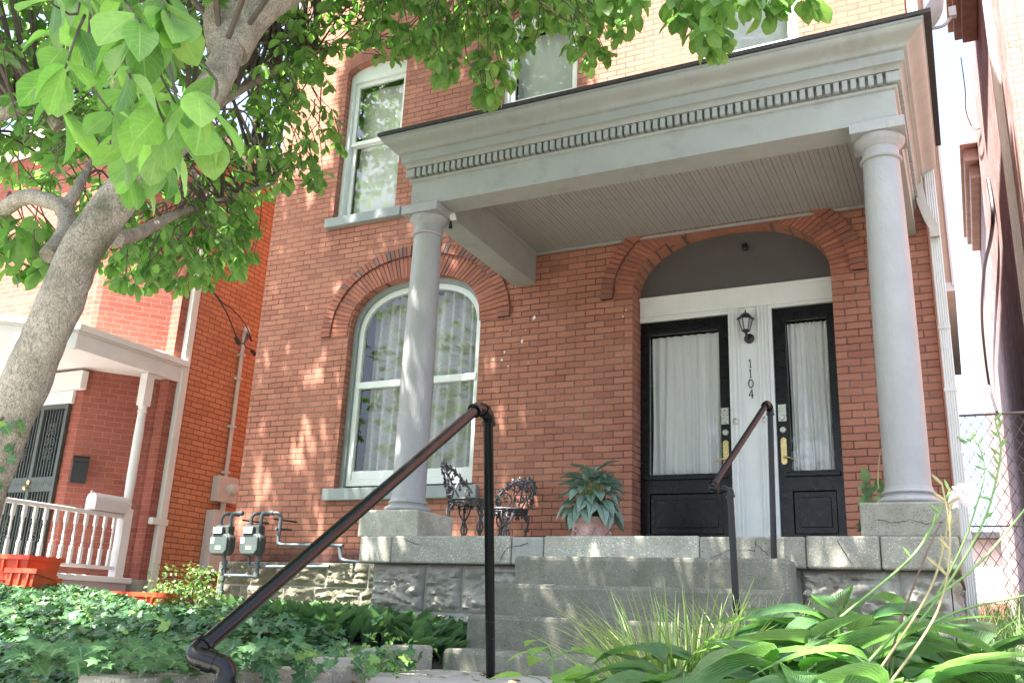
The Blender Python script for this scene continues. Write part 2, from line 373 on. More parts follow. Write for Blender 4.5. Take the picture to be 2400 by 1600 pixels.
def leafmat(name, dark, light, trans, tw=.4, rough=.38, vein=None, nv=9, veinc=None, edge=None, mottled=None, spec=.5, ribs=0, young=None):
    m, n, b = mat(name)
    at = N(n, 'ShaderNodeAttribute', attribute_name='tint'); uv = N(n, 'ShaderNodeUVMap'); uv.uv_map = 'UVMap'
    c = ramp(n, at.outputs['Fac'], 0, g4(dark), .84, g4(light), *([(.93, g4(young))] if young else []))
    c = mixc(n, .5, c, mixc(n, 1., c, ramp(n, noise_n(n, 40, 3), .3, g4(.75), .7, g4(1.2)), 'MULTIPLY'))
    sp = N(n, 'ShaderNodeSeparateXYZ'); n.links.new(uv.outputs[0], sp.inputs[0])
    def mth(op, a, c_=0.0):
        x = N(n, 'ShaderNodeMath', operation=op)
        for i, v_ in enumerate((a, c_)):
            if hasattr(v_, 'links'): n.links.new(v_, x.inputs[i])
            else: x.inputs[i].default_value = v_
        return x.outputs[0]
    au = mth('ABSOLUTE', sp.outputs[0])
    if vein:
        mid = ramp(n, au, .0, g4(1.), .07, g4(0.))
        lat = mth('FRACT', mth('MULTIPLY', mth('SUBTRACT', sp.outputs[1], mth('MULTIPLY', au, .33)), nv))
        latr = ramp(n, mth('ABSOLUTE', mth('SUBTRACT', lat, .5)), .0, g4(.6), .09, g4(0.))
        vf = mth('MAXIMUM', mid, latr)
        c = mixc(n, mth('MULTIPLY', vf, vein), c, g4(veinc))
    if mottled is not None:                      # pale bands between the side veins
        ph = mth('FRACT', mth('MULTIPLY', mth('SUBTRACT', sp.outputs[1], mth('MULTIPLY', au, .45)), 11))
        band = ramp(n, mth('ABSOLUTE', mth('SUBTRACT', ph, .5)), .2, g4(1.), .36, g4(0.))
        fr = ramp(n, mth('ADD', au, mth('MULTIPLY', mth('SUBTRACT', noise_n(n, 130, 3), .5), .5)), 0.0, g4(0.), .14, g4(1.))
        c = mixc(n, mth('MULTIPLY', mth('MULTIPLY', band, fr), 1.0), c, g4(mottled))
    if edge is not None:
        c = mixc(n, ramp(n, au, .5, g4(0.), .62, g4(1.)), c, g4(edge))
    if ribs:
        rl_ = mth('SINE', mth('MULTIPLY', mth('ADD', au, mth('MULTIPLY', sp.outputs[1], .05)), ribs))
        c = mixc(n, ramp(n, rl_, .0, g4(.45), .5, g4(0.)), c, mixc(n, 1., c, g4((.62, .68, .6)), 'MULTIPLY'))
    n.links.new(c, b.inputs['Base Color']); b.inputs['Roughness'].default_value = rough
    b.inputs['Specular IOR Level'].default_value = spec
    if ribs:
        wv = mth('SINE', mth('MULTIPLY', mth('ADD', au, mth('MULTIPLY', sp.outputs[1], .05)), ribs))
        bump(n, b, wv, .9, .006)
    tr = N(n, 'ShaderNodeBsdfTranslucent'); n.links.new(mixc(n, 1., c, g4(trans), 'MULTIPLY'), tr.inputs[0])
    mx = N(n, 'ShaderNodeMixShader'); mx.inputs[0].default_value = tw
    n.links.new(b.outputs[0], mx.inputs[1]); n.links.new(tr.outputs[0], mx.inputs[2])
    n.links.new(mx.outputs[0], n.nodes['Material Output'].inputs[0])
    return m
M['magnolia'] = leafmat('magnolia_leaf', (.07, .165, .045), (.165, .29, .085), (1.9, 2.2, 1.2), .5, .42, vein=.5, nv=8, veinc=(.28, .38, .14), spec=.35)
M['ivy'] = leafmat('ivy_leaf', (.028, .09, .04), (.085, .195, .07), (1.3, 1.5, .7), .2, .45, young=(.20, .34, .07), vein=.45, nv=4, veinc=(.30, .40, .24), spec=.3)
M['lily'] = leafmat('lily_leaf', (.115, .245, .12), (.22, .39, .19), (1.4, 1.6, .9), .3, .35, ribs=40)
M['hosta'] = leafmat('hosta_leaf', (.13, .29, .125), (.27, .47, .225), (1.5, 1.8, .8), .3, .33, vein=.2, nv=.01, veinc=(.4, .52, .25), ribs=46)
M['weed'] = leafmat('weed_leaf', (.12, .27, .05), (.21, .38, .09), (1.6, 1.7, .8), .35, .45, vein=.4, nv=7, veinc=(.4, .5, .16))
M['sedge'] = leafmat('sedge_blade', (.10, .25, .06), (.22, .37, .11), (1.5, 1.6, .9), .3, .4, edge=(.42, .48, .20))
M['wisp'] = leafmat('wispy_grass', (.09, .19, .06), (.2, .33, .12), (1.4, 1.5, .8), .3, .5)
M['aglao'] = leafmat('houseplant_leaf', (.03, .085, .045), (.055, .135, .07), (1.1, 1.3, .9), .12, .3, mottled=(.31, .42, .37), vein=.0, nv=1, veinc=(.3, .4, .2))
M['maple'] = leafmat('shrub_leaf', (.055, .13, .03), (.14, .24, .06), (1.6, 1.7, .9), .35, .5)
M['petal'] = leafmat('hosta_petal', (.74, .72, .77), (.84, .83, .85), (1.1, 1.0, 1.1), .4, .5)
M['stalk'] = plain('flower_stalk', (.14, .245, .07), .5, .15, 20)
M['drystalk'] = plain('dry_stalk', (.27, .235, .12), .7, .2, 20)
M['brownstalk'] = plain('brown_stalk', (.11, .075, .055), .8, .2, 20)
m, n, b = mat('window_glass')
n.nodes.remove(b)
fr = N(n, 'ShaderNodeFresnel'); fr.inputs[0].default_value = 1.3
gl = N(n, 'ShaderNodeBsdfGlossy'); gl.inputs['Roughness'].default_value = .01; gl.inputs[0].default_value = g4((1, 1, 1))
tp = N(n, 'ShaderNodeBsdfTransparent'); tp.inputs[0].default_value = g4((.98, .985, .98))
mx = N(n, 'ShaderNodeMixShader'); n.links.new(fr.outputs[0], mx.inputs[0]); n.links.new(tp.outputs[0], mx.inputs[1]); n.links.new(gl.outputs[0], mx.inputs[2])
n.links.new(mx.outputs[0], n.nodes['Material Output'].inputs[0])
M['glass'] = m
def cloth(name, col, tw=.35, lace=False):
    m, n, b = mat(name)
    b.inputs['Base Color'].default_value = g4(col); b.inputs['Roughness'].default_value = .9
    if lace:
        geo = N(n, 'ShaderNodeNewGeometry'); mp = N(n, 'ShaderNodeMapping'); mp.inputs['Rotation'].default_value = (0, R(45), 0); mp.inputs['Scale'].default_value = (8, 0, 8)
        n.links.new(geo.outputs['Position'], mp.inputs[0])
        sp = N(n, 'ShaderNodeSeparateXYZ'); n.links.new(mp.outputs[0], sp.inputs[0])
        outs = []
        for k in (0, 2):
            f = N(n, 'ShaderNodeMath', operation='PINGPONG'); f.inputs[1].default_value = .5; n.links.new(sp.outputs[k], f.inputs[0])
            outs.append(ramp(n, f.outputs[0], .02, g4(1.), .05, g4(0.)))
        mm = N(n, 'ShaderNodeMath', operation='MAXIMUM'); n.links.new(outs[0], mm.inputs[0]); n.links.new(outs[1], mm.inputs[1])
        n.links.new(mixc(n, mm.outputs[0], g4(col), g4(tuple(c*.8 for c in col))), b.inputs['Base Color'])
    tr = N(n, 'ShaderNodeBsdfTranslucent'); tr.inputs[0].default_value = g4(col)
    mx = N(n, 'ShaderNodeMixShader'); mx.inputs[0].default_value = tw
    n.links.new(b.outputs[0], mx.inputs[1]); n.links.new(tr.outputs[0], mx.inputs[2]); n.links.new(mx.outputs[0], n.nodes['Material Output'].inputs[0])
    return m
M['sheer'] = cloth('sheer_curtain', (.9, .9, .88), .2)
M['lace'] = cloth('lace_curtain', (.66, .66, .62), .25, lace=True)
M['blind'] = cloth('white_shade', (.9, .89, .85), .2)

# ------------------------------------------------------------------ ground, path, pavement
def sst(a, b, x): t = min(1, max(0, (x-a)/(b-a))); return t*t*(3-2*t)
def gz(x, y):
    base = -1.52 + 1.08*sst(1.0, 2.0, y)
    left = (.30*sst(2.1, 5.2, y)+.15*sst(-5.6, -8.2, x)*sst(3.6, 5.6, y))*sst(-2.5, -3.6, x)
    mid = .12*sst(2.4, 6.5, y)
    right = (.24*sst(2.5, 6.0, y))*sst(-1.0, -.6, x) + .28*sst(6, 9.5, y)*sst(-.3, .2, x)
    z = base + left + mid*(1-sst(-2.5, -3.6, x)) + right
    if y > 1.0: z += .03*noise.noise(Vector((x*1.3, y*1.3, 0)))
    d = min(sst(-2.75, -2.45, x), sst(-.85, -1.05, x))   # cut for the path
    if y < 6 and z > -.31: z = z*(1-d) + (-.31)*d
    if x < -11: z = min(z, .05)
    return z
def grid(name, xs, ys, fn, m, kind='structure'):
    vs = [(x, y, fn(x, y)) for y in ys for x in xs]; nx = len(xs)
    fs = [(j*nx+i, j*nx+i+1, (j+1)*nx+i+1, (j+1)*nx+i) for j in range(len(ys)-1) for i in range(nx-1)]
    me = bpy.data.meshes.new(name); me.from_pydata(vs, [], fs); me.polygons.foreach_set('use_smooth', [True]*len(fs))
    return tag(link(name, me, m), kind=kind)
xs = [-300, -120, -60, -35, -22] + list(np.arange(-15, 8.01, .2)) + [12, 22, 60, 120, 300]
ys = [-1.0, .9] + list(np.arange(1.0, 12.01, .2)) + [16, 24, 40, 80, 200, 600]
grid('ground', xs, ys, gz, M['soil'])
tag(box('sidewalk', -60, 60, -2.2, 1.05, -1.9, -1.49, M['path']), kind='structure')
tag(box('kerb', -60, 60, -2.4, -2.204, -1.95, -1.488, M['concrete'], bevel=.02), kind='structure')
grid('street', [-300, -60, 0, 60, 300], [-400, -60, -10.4, -2.404], lambda x, y: -1.64, M['asphalt'])
tag(MB().box(-2.36, -.93, 2.2, 4.85, -.42, -.276).box(-2.84, -2.364, 3.55, 4.85, -.42, -.278).build('path', M['path'], bevel=.01), kind='structure')
lb = MB()
for i in range(5): lb.box(-2.3, -.95, 2.198-.3*(i+1), 2.198-.3*i, -1.6, -.276-.2*(i+1))
tag(lb.build('lower_steps', M['concrete'], bevel=.012), kind='structure')

# ------------------------------------------------------------------ the brick house
YF = 8.4
FLOOR = .585
house = thing('brick_house', 'red brick house with grey columned porch, arched window and two black doors', 'house', (-3.95, 8.4, 0))
XL, XR = -7.79, -.11
WZ0, WZ1 = .527, 10.2
win_arch = arc(-5.515, 3.14, .885, .64, 2.5)
door_arch = arc(-1.915, 3.2, .965, .66, 2.25)
win_hole = [(-6.4, 1.34)] + win_arch + [(-4.63, 1.34)]
door_hole = [(-2.88, .59)] + door_arch + [(-.95, .59)]
def seg_hole(x0, x1, z0, z1, rise=.14): return [(x0, z0)] + arc((x0+x1)/2, z1, (x1-x0)/2, rise, 2, 10) + [(x1, z0)]
UW = [(-6.82, -5.90, 4.70, 6.78), (-4.52, -3.55, 4.70, 6.95), (-2.16, -1.12, 4.70, 6.95)]
holes = [win_hole, door_hole] + [seg_hole(*u) for u in UW]
MB().plate([(XL, WZ0), (XL, WZ1), (XR, WZ1), (XR, WZ0)], holes, YF, YF+.32).build('wall', M['brick'], house)
sw = MB()
sw.box(XL, XL+.3, YF+.322, 19, WZ0, WZ1).box(XR-.3, XR, YF+.322, 19, -.2, WZ1)
sw.box(XL+.302, XR-.302, 18.7, 19, WZ0, WZ1).box(XL+.302, XR-.302, YF+.322, 18.698, WZ1-.3, WZ1-.002)
sw.build('wall', M['brick'], house)
box('interior_partition', XL+.32, XR-.32, 10.2, 10.3, .6, 9.8, M['interior'], house)
box('floor_deck', XL+.32, XR-.32, YF+.34, 10.19, 4.25, 4.4, M['interior'], house)

# arch rings of voussoirs
def sst_(a, b, x): t = min(1, max(0, (x-a)/(b-a))); return t*t*(3-2*t)
def ring(name, cx, cz, a, b, z_in, z_out, y0, y1, n, tintdark, gap=.17, clip=None, soot=0):
    hw1, r1, e1 = a; hw2, r2, e2 = b
    inner = arc(cx, cz, hw1, r1, e1, 400); outer = arc(cx, cz, hw2, r2, e2, 400)
    def even(L):
        d = [0]
        for i in range(1, len(L)): d.append(d[-1]+math.hypot(L[i][0]-L[i-1][0], L[i][1]-L[i-1][1]))
        return lambda t: L[min(range(len(L)), key=lambda i: abs(d[i]-t*d[-1]))]
    fi, fo = even(inner), even(outer)
    mb = MB(); tint = []
    for k in range(n):
        t0, t1 = (k+gap/2)/n, (k+1-gap/2)/n
        A, B_, C, D_ = fi(t0), fi(t1), fo(t1), fo(t0)
        dy = random.uniform(-.003, .003)
        if clip and min(C[1], D_[1]) > clip: C = (C[0], min(C[1], clip)); D_ = (D_[0], min(D_[1], clip))
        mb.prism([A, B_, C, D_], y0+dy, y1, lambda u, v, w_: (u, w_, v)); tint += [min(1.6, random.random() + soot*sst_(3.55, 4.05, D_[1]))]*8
    o = mb.build(name, M['voussoir'], house)
    at = o.data.attributes.new('tint', 'FLOAT', 'POINT'); at.data.foreach_set('value', [min(1, t*.6+tintdark) for t in tint])
    # mortar bed behind the voussoirs
    mb2 = MB(); mb2.plate(outer[::8]+inner[::-8], [], y0+.014, YF+.02)
    mb2.build('mortar_bed', M['mortar'], o)
    return o
m, n, b = mat('voussoir_brick')
at = N(n, 'ShaderNodeAttribute', attribute_name='tint')
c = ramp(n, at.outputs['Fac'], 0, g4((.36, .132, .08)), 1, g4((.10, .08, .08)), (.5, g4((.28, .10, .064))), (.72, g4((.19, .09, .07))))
c = mixc(n, .6, c, mixc(n, 1., c, ramp(n, noise_n(n, 40, 6, .7), .25, g4(.6), .75, g4(1.3)), 'MULTIPLY'))
c = mixc(n, ramp(n, noise_n(n, 5, 8, .75), .62, g4(0.), .75, g4(.5)), c, g4((.13, .10, .095)))
n.links.new(c, b.inputs['Base Color']); b.inputs['Roughness'].default_value = .85; bump(n, b, noise_n(n, 60, 6, .7), .4, .004)
M['voussoir'] = m
M['mortar'] = plain('arch_mortar', (.15, .065, .048), .95, .2, 20)
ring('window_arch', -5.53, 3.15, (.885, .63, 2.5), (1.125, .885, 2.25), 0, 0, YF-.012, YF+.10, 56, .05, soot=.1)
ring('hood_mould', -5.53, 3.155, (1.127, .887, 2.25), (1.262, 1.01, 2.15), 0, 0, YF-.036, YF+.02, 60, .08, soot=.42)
CLIP = 3.853
def cut(L): return L
ring('door_arch', -1.915, 3.2, (.967, .66, 2.25), (1.155, .86, 2.2), 0, 0, YF-.012, YF+.10, 58, .0, clip=CLIP)
ring('hood_mould', -1.93, 3.21, (1.157, .862, 2.2), (1.285, .99, 2.15), 0, 0, YF-.045, YF+.02, 62, .1, clip=CLIP)
# paint flecks left on the brick
for (px, py, s) in ((1223, 800, .05), (1182, 825, .035), (1176, 843, .045), (1156, 842, .03), (1191, 858, .03), (1196, 774, .02), (1231, 773, .02), (1252, 745, .06), (1467, 727, .02), (1460, 742, .025), (1238, 850, .015), (1270, 762, .012), (1268, 963, .012), (1420, 825, .012), (1300, 900, .01)):
    p = PY(px, py, YF)
    k = random.randint(5, 7); ang = random.random()*6
    MB().prism([(p.x+s*.4*random.uniform(.5, 1.1)*math.cos(ang+6.283*i/k), p.z+s*.5*random.uniform(.4, 1.1)*math.sin(ang+6.283*i/k)) for i in range(k)], YF-.0015, YF+.002, lambda u, v, w_: (u, w_, v)).build('paint_fleck', M['label_w'], house)

# rock-faced foundation
def rock(mb, u0, u1, v0, v1, fn, depth=.045, step=.0125):
    nu = max(3, int((u1-u0)/step)); nv = max(3, int((v1-v0)/step)); vs = []; sd = random.random()*50
    for j in range(nv+1):
        for i in range(nu+1):
            u = u0+(u1-u0)*i/nu; v = v0+(v1-v0)*j/nv
            e = min(i, nu-i, j*1.0, nv-j)*step
            d = min(1, e/.035)
            p1 = Vector((u*5+sd, v*14, sd)); p2 = Vector((u*15+sd, v*30, sd+3))
            led = noise.noise(Vector((u*2.6+sd, v*5, 3)))
            h = d*depth*(.45+.5*led+.75*abs(noise.noise(p1))*1.4-.25+.30*abs(noise.noise(p2))+.22*noise.fractal(p2*2.2, .8, 2.2, 4))
            h += d*.012*math.floor(2.5*noise.noise(Vector((u*6+sd, v*19+2*led, 7))))/2.5
            vs.append(fn(u, v, max(-.01, h)))
    fs = [(j*(nu+1)+i, j*(nu+1)+i+1, (j+1)*(nu+1)+i+1, (j+1)*(nu+1)+i) for j in range(nv) for i in range(nu)]
    mb.add(vs, fs)
def course(mb, u0, u1, rows, fn, lo=.35, hi=.75, depth=.045):
    for (v0, v1) in rows:
        u = u0
        while u < u1-.02:
            un = u+random.uniform(lo, hi)
            if un > u1-.2: un = u1
            rock(mb, u+.006, un-.006, v0+.006, v1-.006, fn, depth); u = un
fnd = MB()
course(fnd, XL-.05, -4.2, [(-.3, .06), (.06, .27), (.27, .525)], lambda u, v, h: (u, YF-.10-h, v))
fnd.build('foundation', M['mossy'], house, smooth=60)
box('foundation', XL-.05, -4.1, YF-.098, YF+.3, -.4, .524, M['mortar_g'] if 'mortar_g' in M else M['patch'], house)
fnd = MB()
course(fnd, -4.19, -2.83, [(-.45, .04), (.04, .385)], lambda u, v, h: (u, 6.10-h, v), .3, .6, .085)
fnd.build('foundation', M['stone'], house, smooth=60); fnd = MB()
course(fnd, -.985, -.13, [(-.45, -.08), (-.08, .385)], lambda u, v, h: (u, 6.10-h, v), .4, .8, .095)
fnd.build('foundation', M['stone'], house, smooth=60); fnd = MB()
course(fnd, 6.1, YF-.1, [(-.4, .04), (.04, .385)], lambda u, v, h: (-.13+h, u, v), .4, .8, .04)
fnd.build('foundation', M['stone'], house, smooth=60); fnd = MB()
course(fnd, 6.1, YF-.1, [(-.4, .04), (.04, .385)], lambda u, v, h: (-4.19-h, u, v), .4, .8, .04)
fnd.build('foundation', M['stone'], house, smooth=60)
MB().box(-4.18, -.14, 6.105, YF-.005, -.5, .384).build('foundation', M['patch'], house)
# porch floor: edging blocks round a slab
for x0, x1, dz, mt in ((-4.27, -3.98, 0, 'concrete'), (-3.976, -2.96, .003, 'concrete'), (-2.955, -2.71, -.006, 'patch'), (-2.705, -1.60, .002, 'concrete'), (-1.596, -.93, -.004, 'patch' if False else 'concrete'), (-.925, -.50, .0, 'concrete'), (-.495, -.07, -.003, 'concrete')):
    box('porch_floor', x0, x1, 6.0+random.uniform(-.004, .004), 6.35, .388, FLOOR+dz, M[mt], house, bevel=.014)
box('porch_floor', -4.265, -.075, 6.353, YF-.002, .39, FLOOR-.003, M['concrete'], house)
# cracks in the porch edge
def crack(pts, y, wd, parent):
    mb = MB(); P_ = [PY(px, py, y) for px, py in pts]; Q = []
    for i in range(len(P_)-1):
        for k in range(5):
            q = P_[i].lerp(P_[i+1], k/5); Q.append(Vector((q.x+random.uniform(-.004, .004), y, q.z+random.uniform(-.005, .005))))
    Q.append(P_[-1])
    for i in range(len(Q)-1):
        d = (Q[i+1]-Q[i]).normalized(); nn_ = Vector((-d.z, 0, d.x))*wd*random.uniform(.5, 1.2)
        mb.add([Q[i]-nn_, Q[i]+nn_, Q[i+1]+nn_, Q[i+1]-nn_], [(0, 1, 2, 3)])
    return mb.build('crack', M['gap'], parent)
for pts in ([(1238, 1272), (1187, 1284), (1170, 1318)], [(1666, 1308), (1712, 1287), (1768, 1290), (1772, 1262)], [(1962, 1264), (1990, 1310), (2000, 1322)], [(945, 1264), (990, 1277)], [(1768, 1270), (1800, 1300)]):
    crack(pts, 5.991, .0022, house)

# ---- windows
def loop_arch(ins, zb):      # arched window outline inset by ins
    return [(-6.4+ins, zb)] + arc(-5.515, 3.14, .885-ins, .64-ins, 2.5) + [(-4.63-ins, zb)]
def folds(name, x0, x1, z0, z1, y, mt, parent, nf=14, amp=.022, top=None, gather=False, seed=0, flare=.0):
    rs = random.Random(seed); nx = nf*10; nz = 10; vs = []
    ph = [rs.uniform(.6, 1.5) for _ in range(nf+2)]; cum = np.cumsum([0]+ph); cum = cum/cum[-1]*nf
    for j in range(nz+1):
        t = j/nz; z = z0+(z1-z0)*t
        for i in range(nx+1):
            u = i/nx; q = np.interp(u*nf, np.linspace(0, nf, len(cum)), cum)
            a = amp*(.55+.6*abs(math.sin(q*1.7+seed)))*(1-.6*t if gather else 1)
            vs.append((x0+(x1-x0)*u + (.012*math.sin(q*2.1+3*t)*(1-t)), y + a*math.sin(q*2*math.pi+.5*math.sin(3*t+q)), z))
    fs = [(j*(nx+1)+i, j*(nx+1)+i+1, (j+1)*(nx+1)+i+1, (j+1)*(nx+1)+i) for j in range(nz) for i in range(nx)]
    me = bpy.data.meshes.new(name); me.from_pydata(vs, [], fs); me.polygons.foreach_set('use_smooth', [True]*len(fs))
    return link(name, me, mt, parent)
zs = 1.34
fw = MB().plate(loop_arch(.0, zs)[::-1], [loop_arch(.055, zs+.002)], YF+.10, YF+.24).build('window', M['sill'], house)
MB().plate(loop_arch(.057, zs+.05), [loop_arch(.12, zs+.12)], YF+.14, YF+.20).build('sash', M['greenwhite'], fw, bevel=.006)
box('sash', -6.31, -4.72, YF+.128, YF+.18, 2.52, 2.60, M['greenwhite'], fw, bevel=.006)
MB().box(-6.28, -4.75, YF+.15, YF+.195, zs+.121, 1.56).build('sash', M['greenwhite'], fw, bevel=.006)
MB().plate([(-6.279, 2.60)]+[p for p in loop_arch(.121, 2.605)]+[(-4.751, 2.60)], [], YF+.168, YF+.172).build('pane', M['glass'], fw)
box('pane', -6.279, -4.751, YF+.176, YF+.18, 1.561, 2.519, M['glass'], fw)
box('sill', -6.50, -4.54, YF-.07, YF+.15, 1.205, 1.338, M['sill'], fw, bevel=.008)
folds('curtain', -6.31, -5.58, 1.40, 3.70, YF+.40, M['lace'], fw, 5, .055, seed=3)
folds('curtain', -5.46, -4.72, 1.40, 3.70, YF+.42, M['lace'], fw, 5, .06, seed=5)
folds('curtain', -6.3, -4.7, 1.40, 3.70, YF+.62, M['lace'], fw, 7, .03, seed=9)
for wi, (x0, x1, z0, z1) in enumerate(UW):
    ho = seg_hole(x0, x1, z0, z1)
    f = MB().plate(seg_hole(x0, x1, z0+.0, z1), [[(x0+.06, z0+.03), (x0+.06, z1-.08), (x1-.06, z1-.08), (x1-.06, z0+.03)]], YF+.09, YF+.25).build('window', M['greenwhite'], house, bevel=.005)
    zm = 5.80 if wi == 0 else 5.88
    xa, xb = x0+.062, x1-.062; zt = z1-.082
    def fr4(a, b_, c_, d_, wd): return [[(a, c_), (a, d_), (b_, d_), (b_, c_)], [[(a+wd, c_+wd), (a+wd, d_-wd), (b_-wd, d_-wd), (b_-wd, c_+wd)]]]
    s_ = MB(); s_.plate(*fr4(xa, xb, zm-.02, zt, .055), YF+.13, YF+.165); s_.build('sash', M['white'], f, bevel=.005)
    s_ = MB(); s_.plate(*fr4(xa, xb, z0+.032, zm+.03, .055), YF+.175, YF+.21); s_.build('sash', M['white'], f, bevel=.005)
    box('pane', xa+.05, xb-.05, YF+.148, YF+.151, zm+.03, zt-.05, M['glass'], f)
    box('pane', xa+.05, xb-.05, YF+.192, YF+.195, z0+.08, zm-.02, M['glass'], f)
    box('sill', x0-.06, x1+.13, YF-.08, YF+.12, z0-.125, z0-.004, M['sill'], f, bevel=.008)
    if wi == 0:
        folds('curtain', xa, xb, z0+.05, 5.55, YF+.31, M['blind'], f, 4, .018, seed=2)
        folds('curtain', xa, xb, 5.5, zt, YF+.34, M['blind'], f, 2, .012, seed=4)
    else:
        folds('curtain', xa, xb, zm+.05, zt, YF+.31, M['blind'], f, 3, .006, seed=wi)
    # gauged brick head over the upper window
    mb = MB(); L0 = arc((x0+x1)/2, z1+.003, (x1-x0)/2, .14, 2, 12); L1 = arc((x0+x1)/2, z1+.06, (x1-x0)/2+.05, .30, 2, 12)
    for k in range(12): mb.prism([L0[k], L0[k+1], L1[k+1], L1[k]], YF-.012-.003*(k % 2), YF+.05, lambda u, v, w_: (u+(.0), w_, v))
    o = mb.build('window_head', M['voussoir'], f)
    o.data.attributes.new('tint', 'FLOAT', 'POINT').data.foreach_set('value', [random.uniform(.2, .8) for _ in range(len(o.data.vertices))])

# ---- doorway: panel over the doors, white surround, two doors
YD = YF+.25
box('wall', -3.0, -.85, YF+.62, YF+.70, .5, 4.1, M['interior'], house)
MB().plate([(-2.875, 3.262)]+arc(-1.915, 3.265, .962, .592, 2.3)+[(-.955, 3.262)], [], YD-.01, YD+.06).build('transom_panel', M['tymp'], house)
tr_ = MB().box(-2.876, -.954, YD-.035, YD+.05, 3.05, 3.258).build('door_surround', M['white'], house, bevel=.006)
MB().box(-2.876, -.954, YD-.05, YD-.036, 3.225, 3.262).build('moulding', M['white'], tr_, bevel=.006)
sd = MB()
sd.box(-1.965, -1.585, YD-.015, YD+.05, FLOOR, 3.049)
for x0, x1 in ((-1.965, -1.855), (-1.69, -1.585)):
    sd.box(x0, x1, YD-.040, YD-.0155, FLOOR+.20, 3.049)
    sd.box(x0+.012, x0+.024, YD-.052, YD-.0405, FLOOR+.21, 3.048); sd.box(x1-.024, x1-.012, YD-.052, YD-.0405, FLOOR+.21, 3.048); sd.box(x0+.045, x1-.045, YD-.05, YD-.0405, FLOOR+.21, 3.048)
    sd.box(x0-.004, x1+.004, YD-.055, YD-.0155, FLOOR, FLOOR+.19)
    sd.box(x0-.008, x1+.008, YD-.06, YD-.0155, FLOOR+.191, FLOOR+.212)
sd.box(-1.845, -1.70, YD-.03, YD-.0155, FLOOR+.05, FLOOR+.16)
sd.build('pilaster', M['white'], tr_, bevel=.004)
hd = MB()
hd.box(-2.876, -1.967, YD-.03, YD+.05, 3.0, 3.048); hd.box(-2.876, -1.967, YD-.043, YD-.031, 3.02, 3.045)
hd.box(-1.583, -1.545, YD-.03, YD+.05, FLOOR, 3.08-.033); hd.box(-1.544, -.954, YD-.03, YD+.05, 3.015, 3.048)
hd.build('moulding', M['white'], tr_, bevel=.004)
def door(x0, x1, z1, hinge, curtain_seed, lockx):
    y0, y1 = YD+.0, YD+.055
    gx0, gx1 = x0+.09, x1-.10
    if hinge == 'r': gx0, gx1 = x0+.115, x1-.09
    gz0, gz1 = 1.43, z1-.13
    d = MB().plate([(x0, FLOOR+.005), (x0, z1), (x1, z1), (x1, FLOOR+.005)], [[(gx0, gz0), (gx0, gz1), (gx1, gz1), (gx1, gz0)], [(gx0, .86), (gx0, 1.245), (gx1, 1.245), (gx1, .86)]], y0, y1).build('door', M['black'], house, bevel=.003)
    mo = MB()
    mo.box(gx0-.03, gx1+.03, y0-.022, y0-.001, gz1+.004, gz1+.035).box(gx0-.015, gx1+.015, y0-.014, y0-.001, gz1-.012, gz1+.003)
    MB().box(gx0-.06, gx1+.05, y0-.03, y0-.001, gz0-.055, gz0-.015).build('moulding', M['black'], d, bevel=.005)
    mo.build('moulding', M['black'], d, bevel=.005)
    pn = MB().box(gx0+.003, gx1-.003, y0+.02, y0+.035, .863, 1.242); pn.box(gx0+.05, gx1-.05, y0+.008, y0+.0195, .92, 1.19)
    pn.build('panel', M['black'], d, bevel=.006)
    box('pane', gx0+.002, gx1-.002, y0+.024, y0+.028, gz0+.002, gz1-.002, M['glass'], d)
    folds('curtain', gx0+.004, gx1-.004, gz0+.012, gz1-.012, y0+.09, M['sheer'], d, 8, .034, gather=True, seed=curtain_seed)
    lk = MB().box(lockx-.036, lockx+.036, y0-.016, y0-.0005, 1.895, 2.055).lathe([(.026, 0), (.026, .016), (.02, .022), (.008, .022)], (lockx, y0-.0165, 1.93), 20, Matrix.Rotation(R(90), 3, 'X'))
    for i in range(3):
        for j in range(2): lk.lathe([(.006, 0), (.006, .004)], (lockx-.018+.018*i, y0-.0165, 1.985+.03*j), 8, Matrix.Rotation(R(90), 3, 'X'))
    lk.build('keypad_lock', M['nickel'], d, smooth=40)
    MB().lathe([(.031, 0), (.031, .006), (.024, .014), (.012, .014), (.010, .010)], (lockx, y0-.0005, 1.815), 20, Matrix.Rotation(R(90), 3, 'X')).build('deadbolt', M['nickel'], d, smooth=40)
    zc = 1.615
    esc = [(lockx+.027*math.cos(a)*1.0, zc+.10*(1 if math.sin(a) > 0 else -1)+.027*math.sin(a)) for a in np.linspace(0, 2*math.pi, 24, endpoint=False)]
    MB().plate(esc, [], y0-.010, y0-.0005).build('escutcheon', M['brass'], d, bevel=.003)
    s_ = 1 if hinge == 'r' else -1
    MB().tube([(lockx, y0-.012, zc-.06), (lockx, y0-.05, zc-.06), (lockx+s_*.03, y0-.06, zc-.062), (lockx+s_*.105, y0-.055, zc-.09)], [.008, .008, .009, .006], 8).build('handle', M['brass'], d, smooth=50)
    return d
door(-2.872, -1.969, 2.998, 'l', 21, -2.025)
door(-1.541, -.957, 3.012, 'r', 33, -1.487)
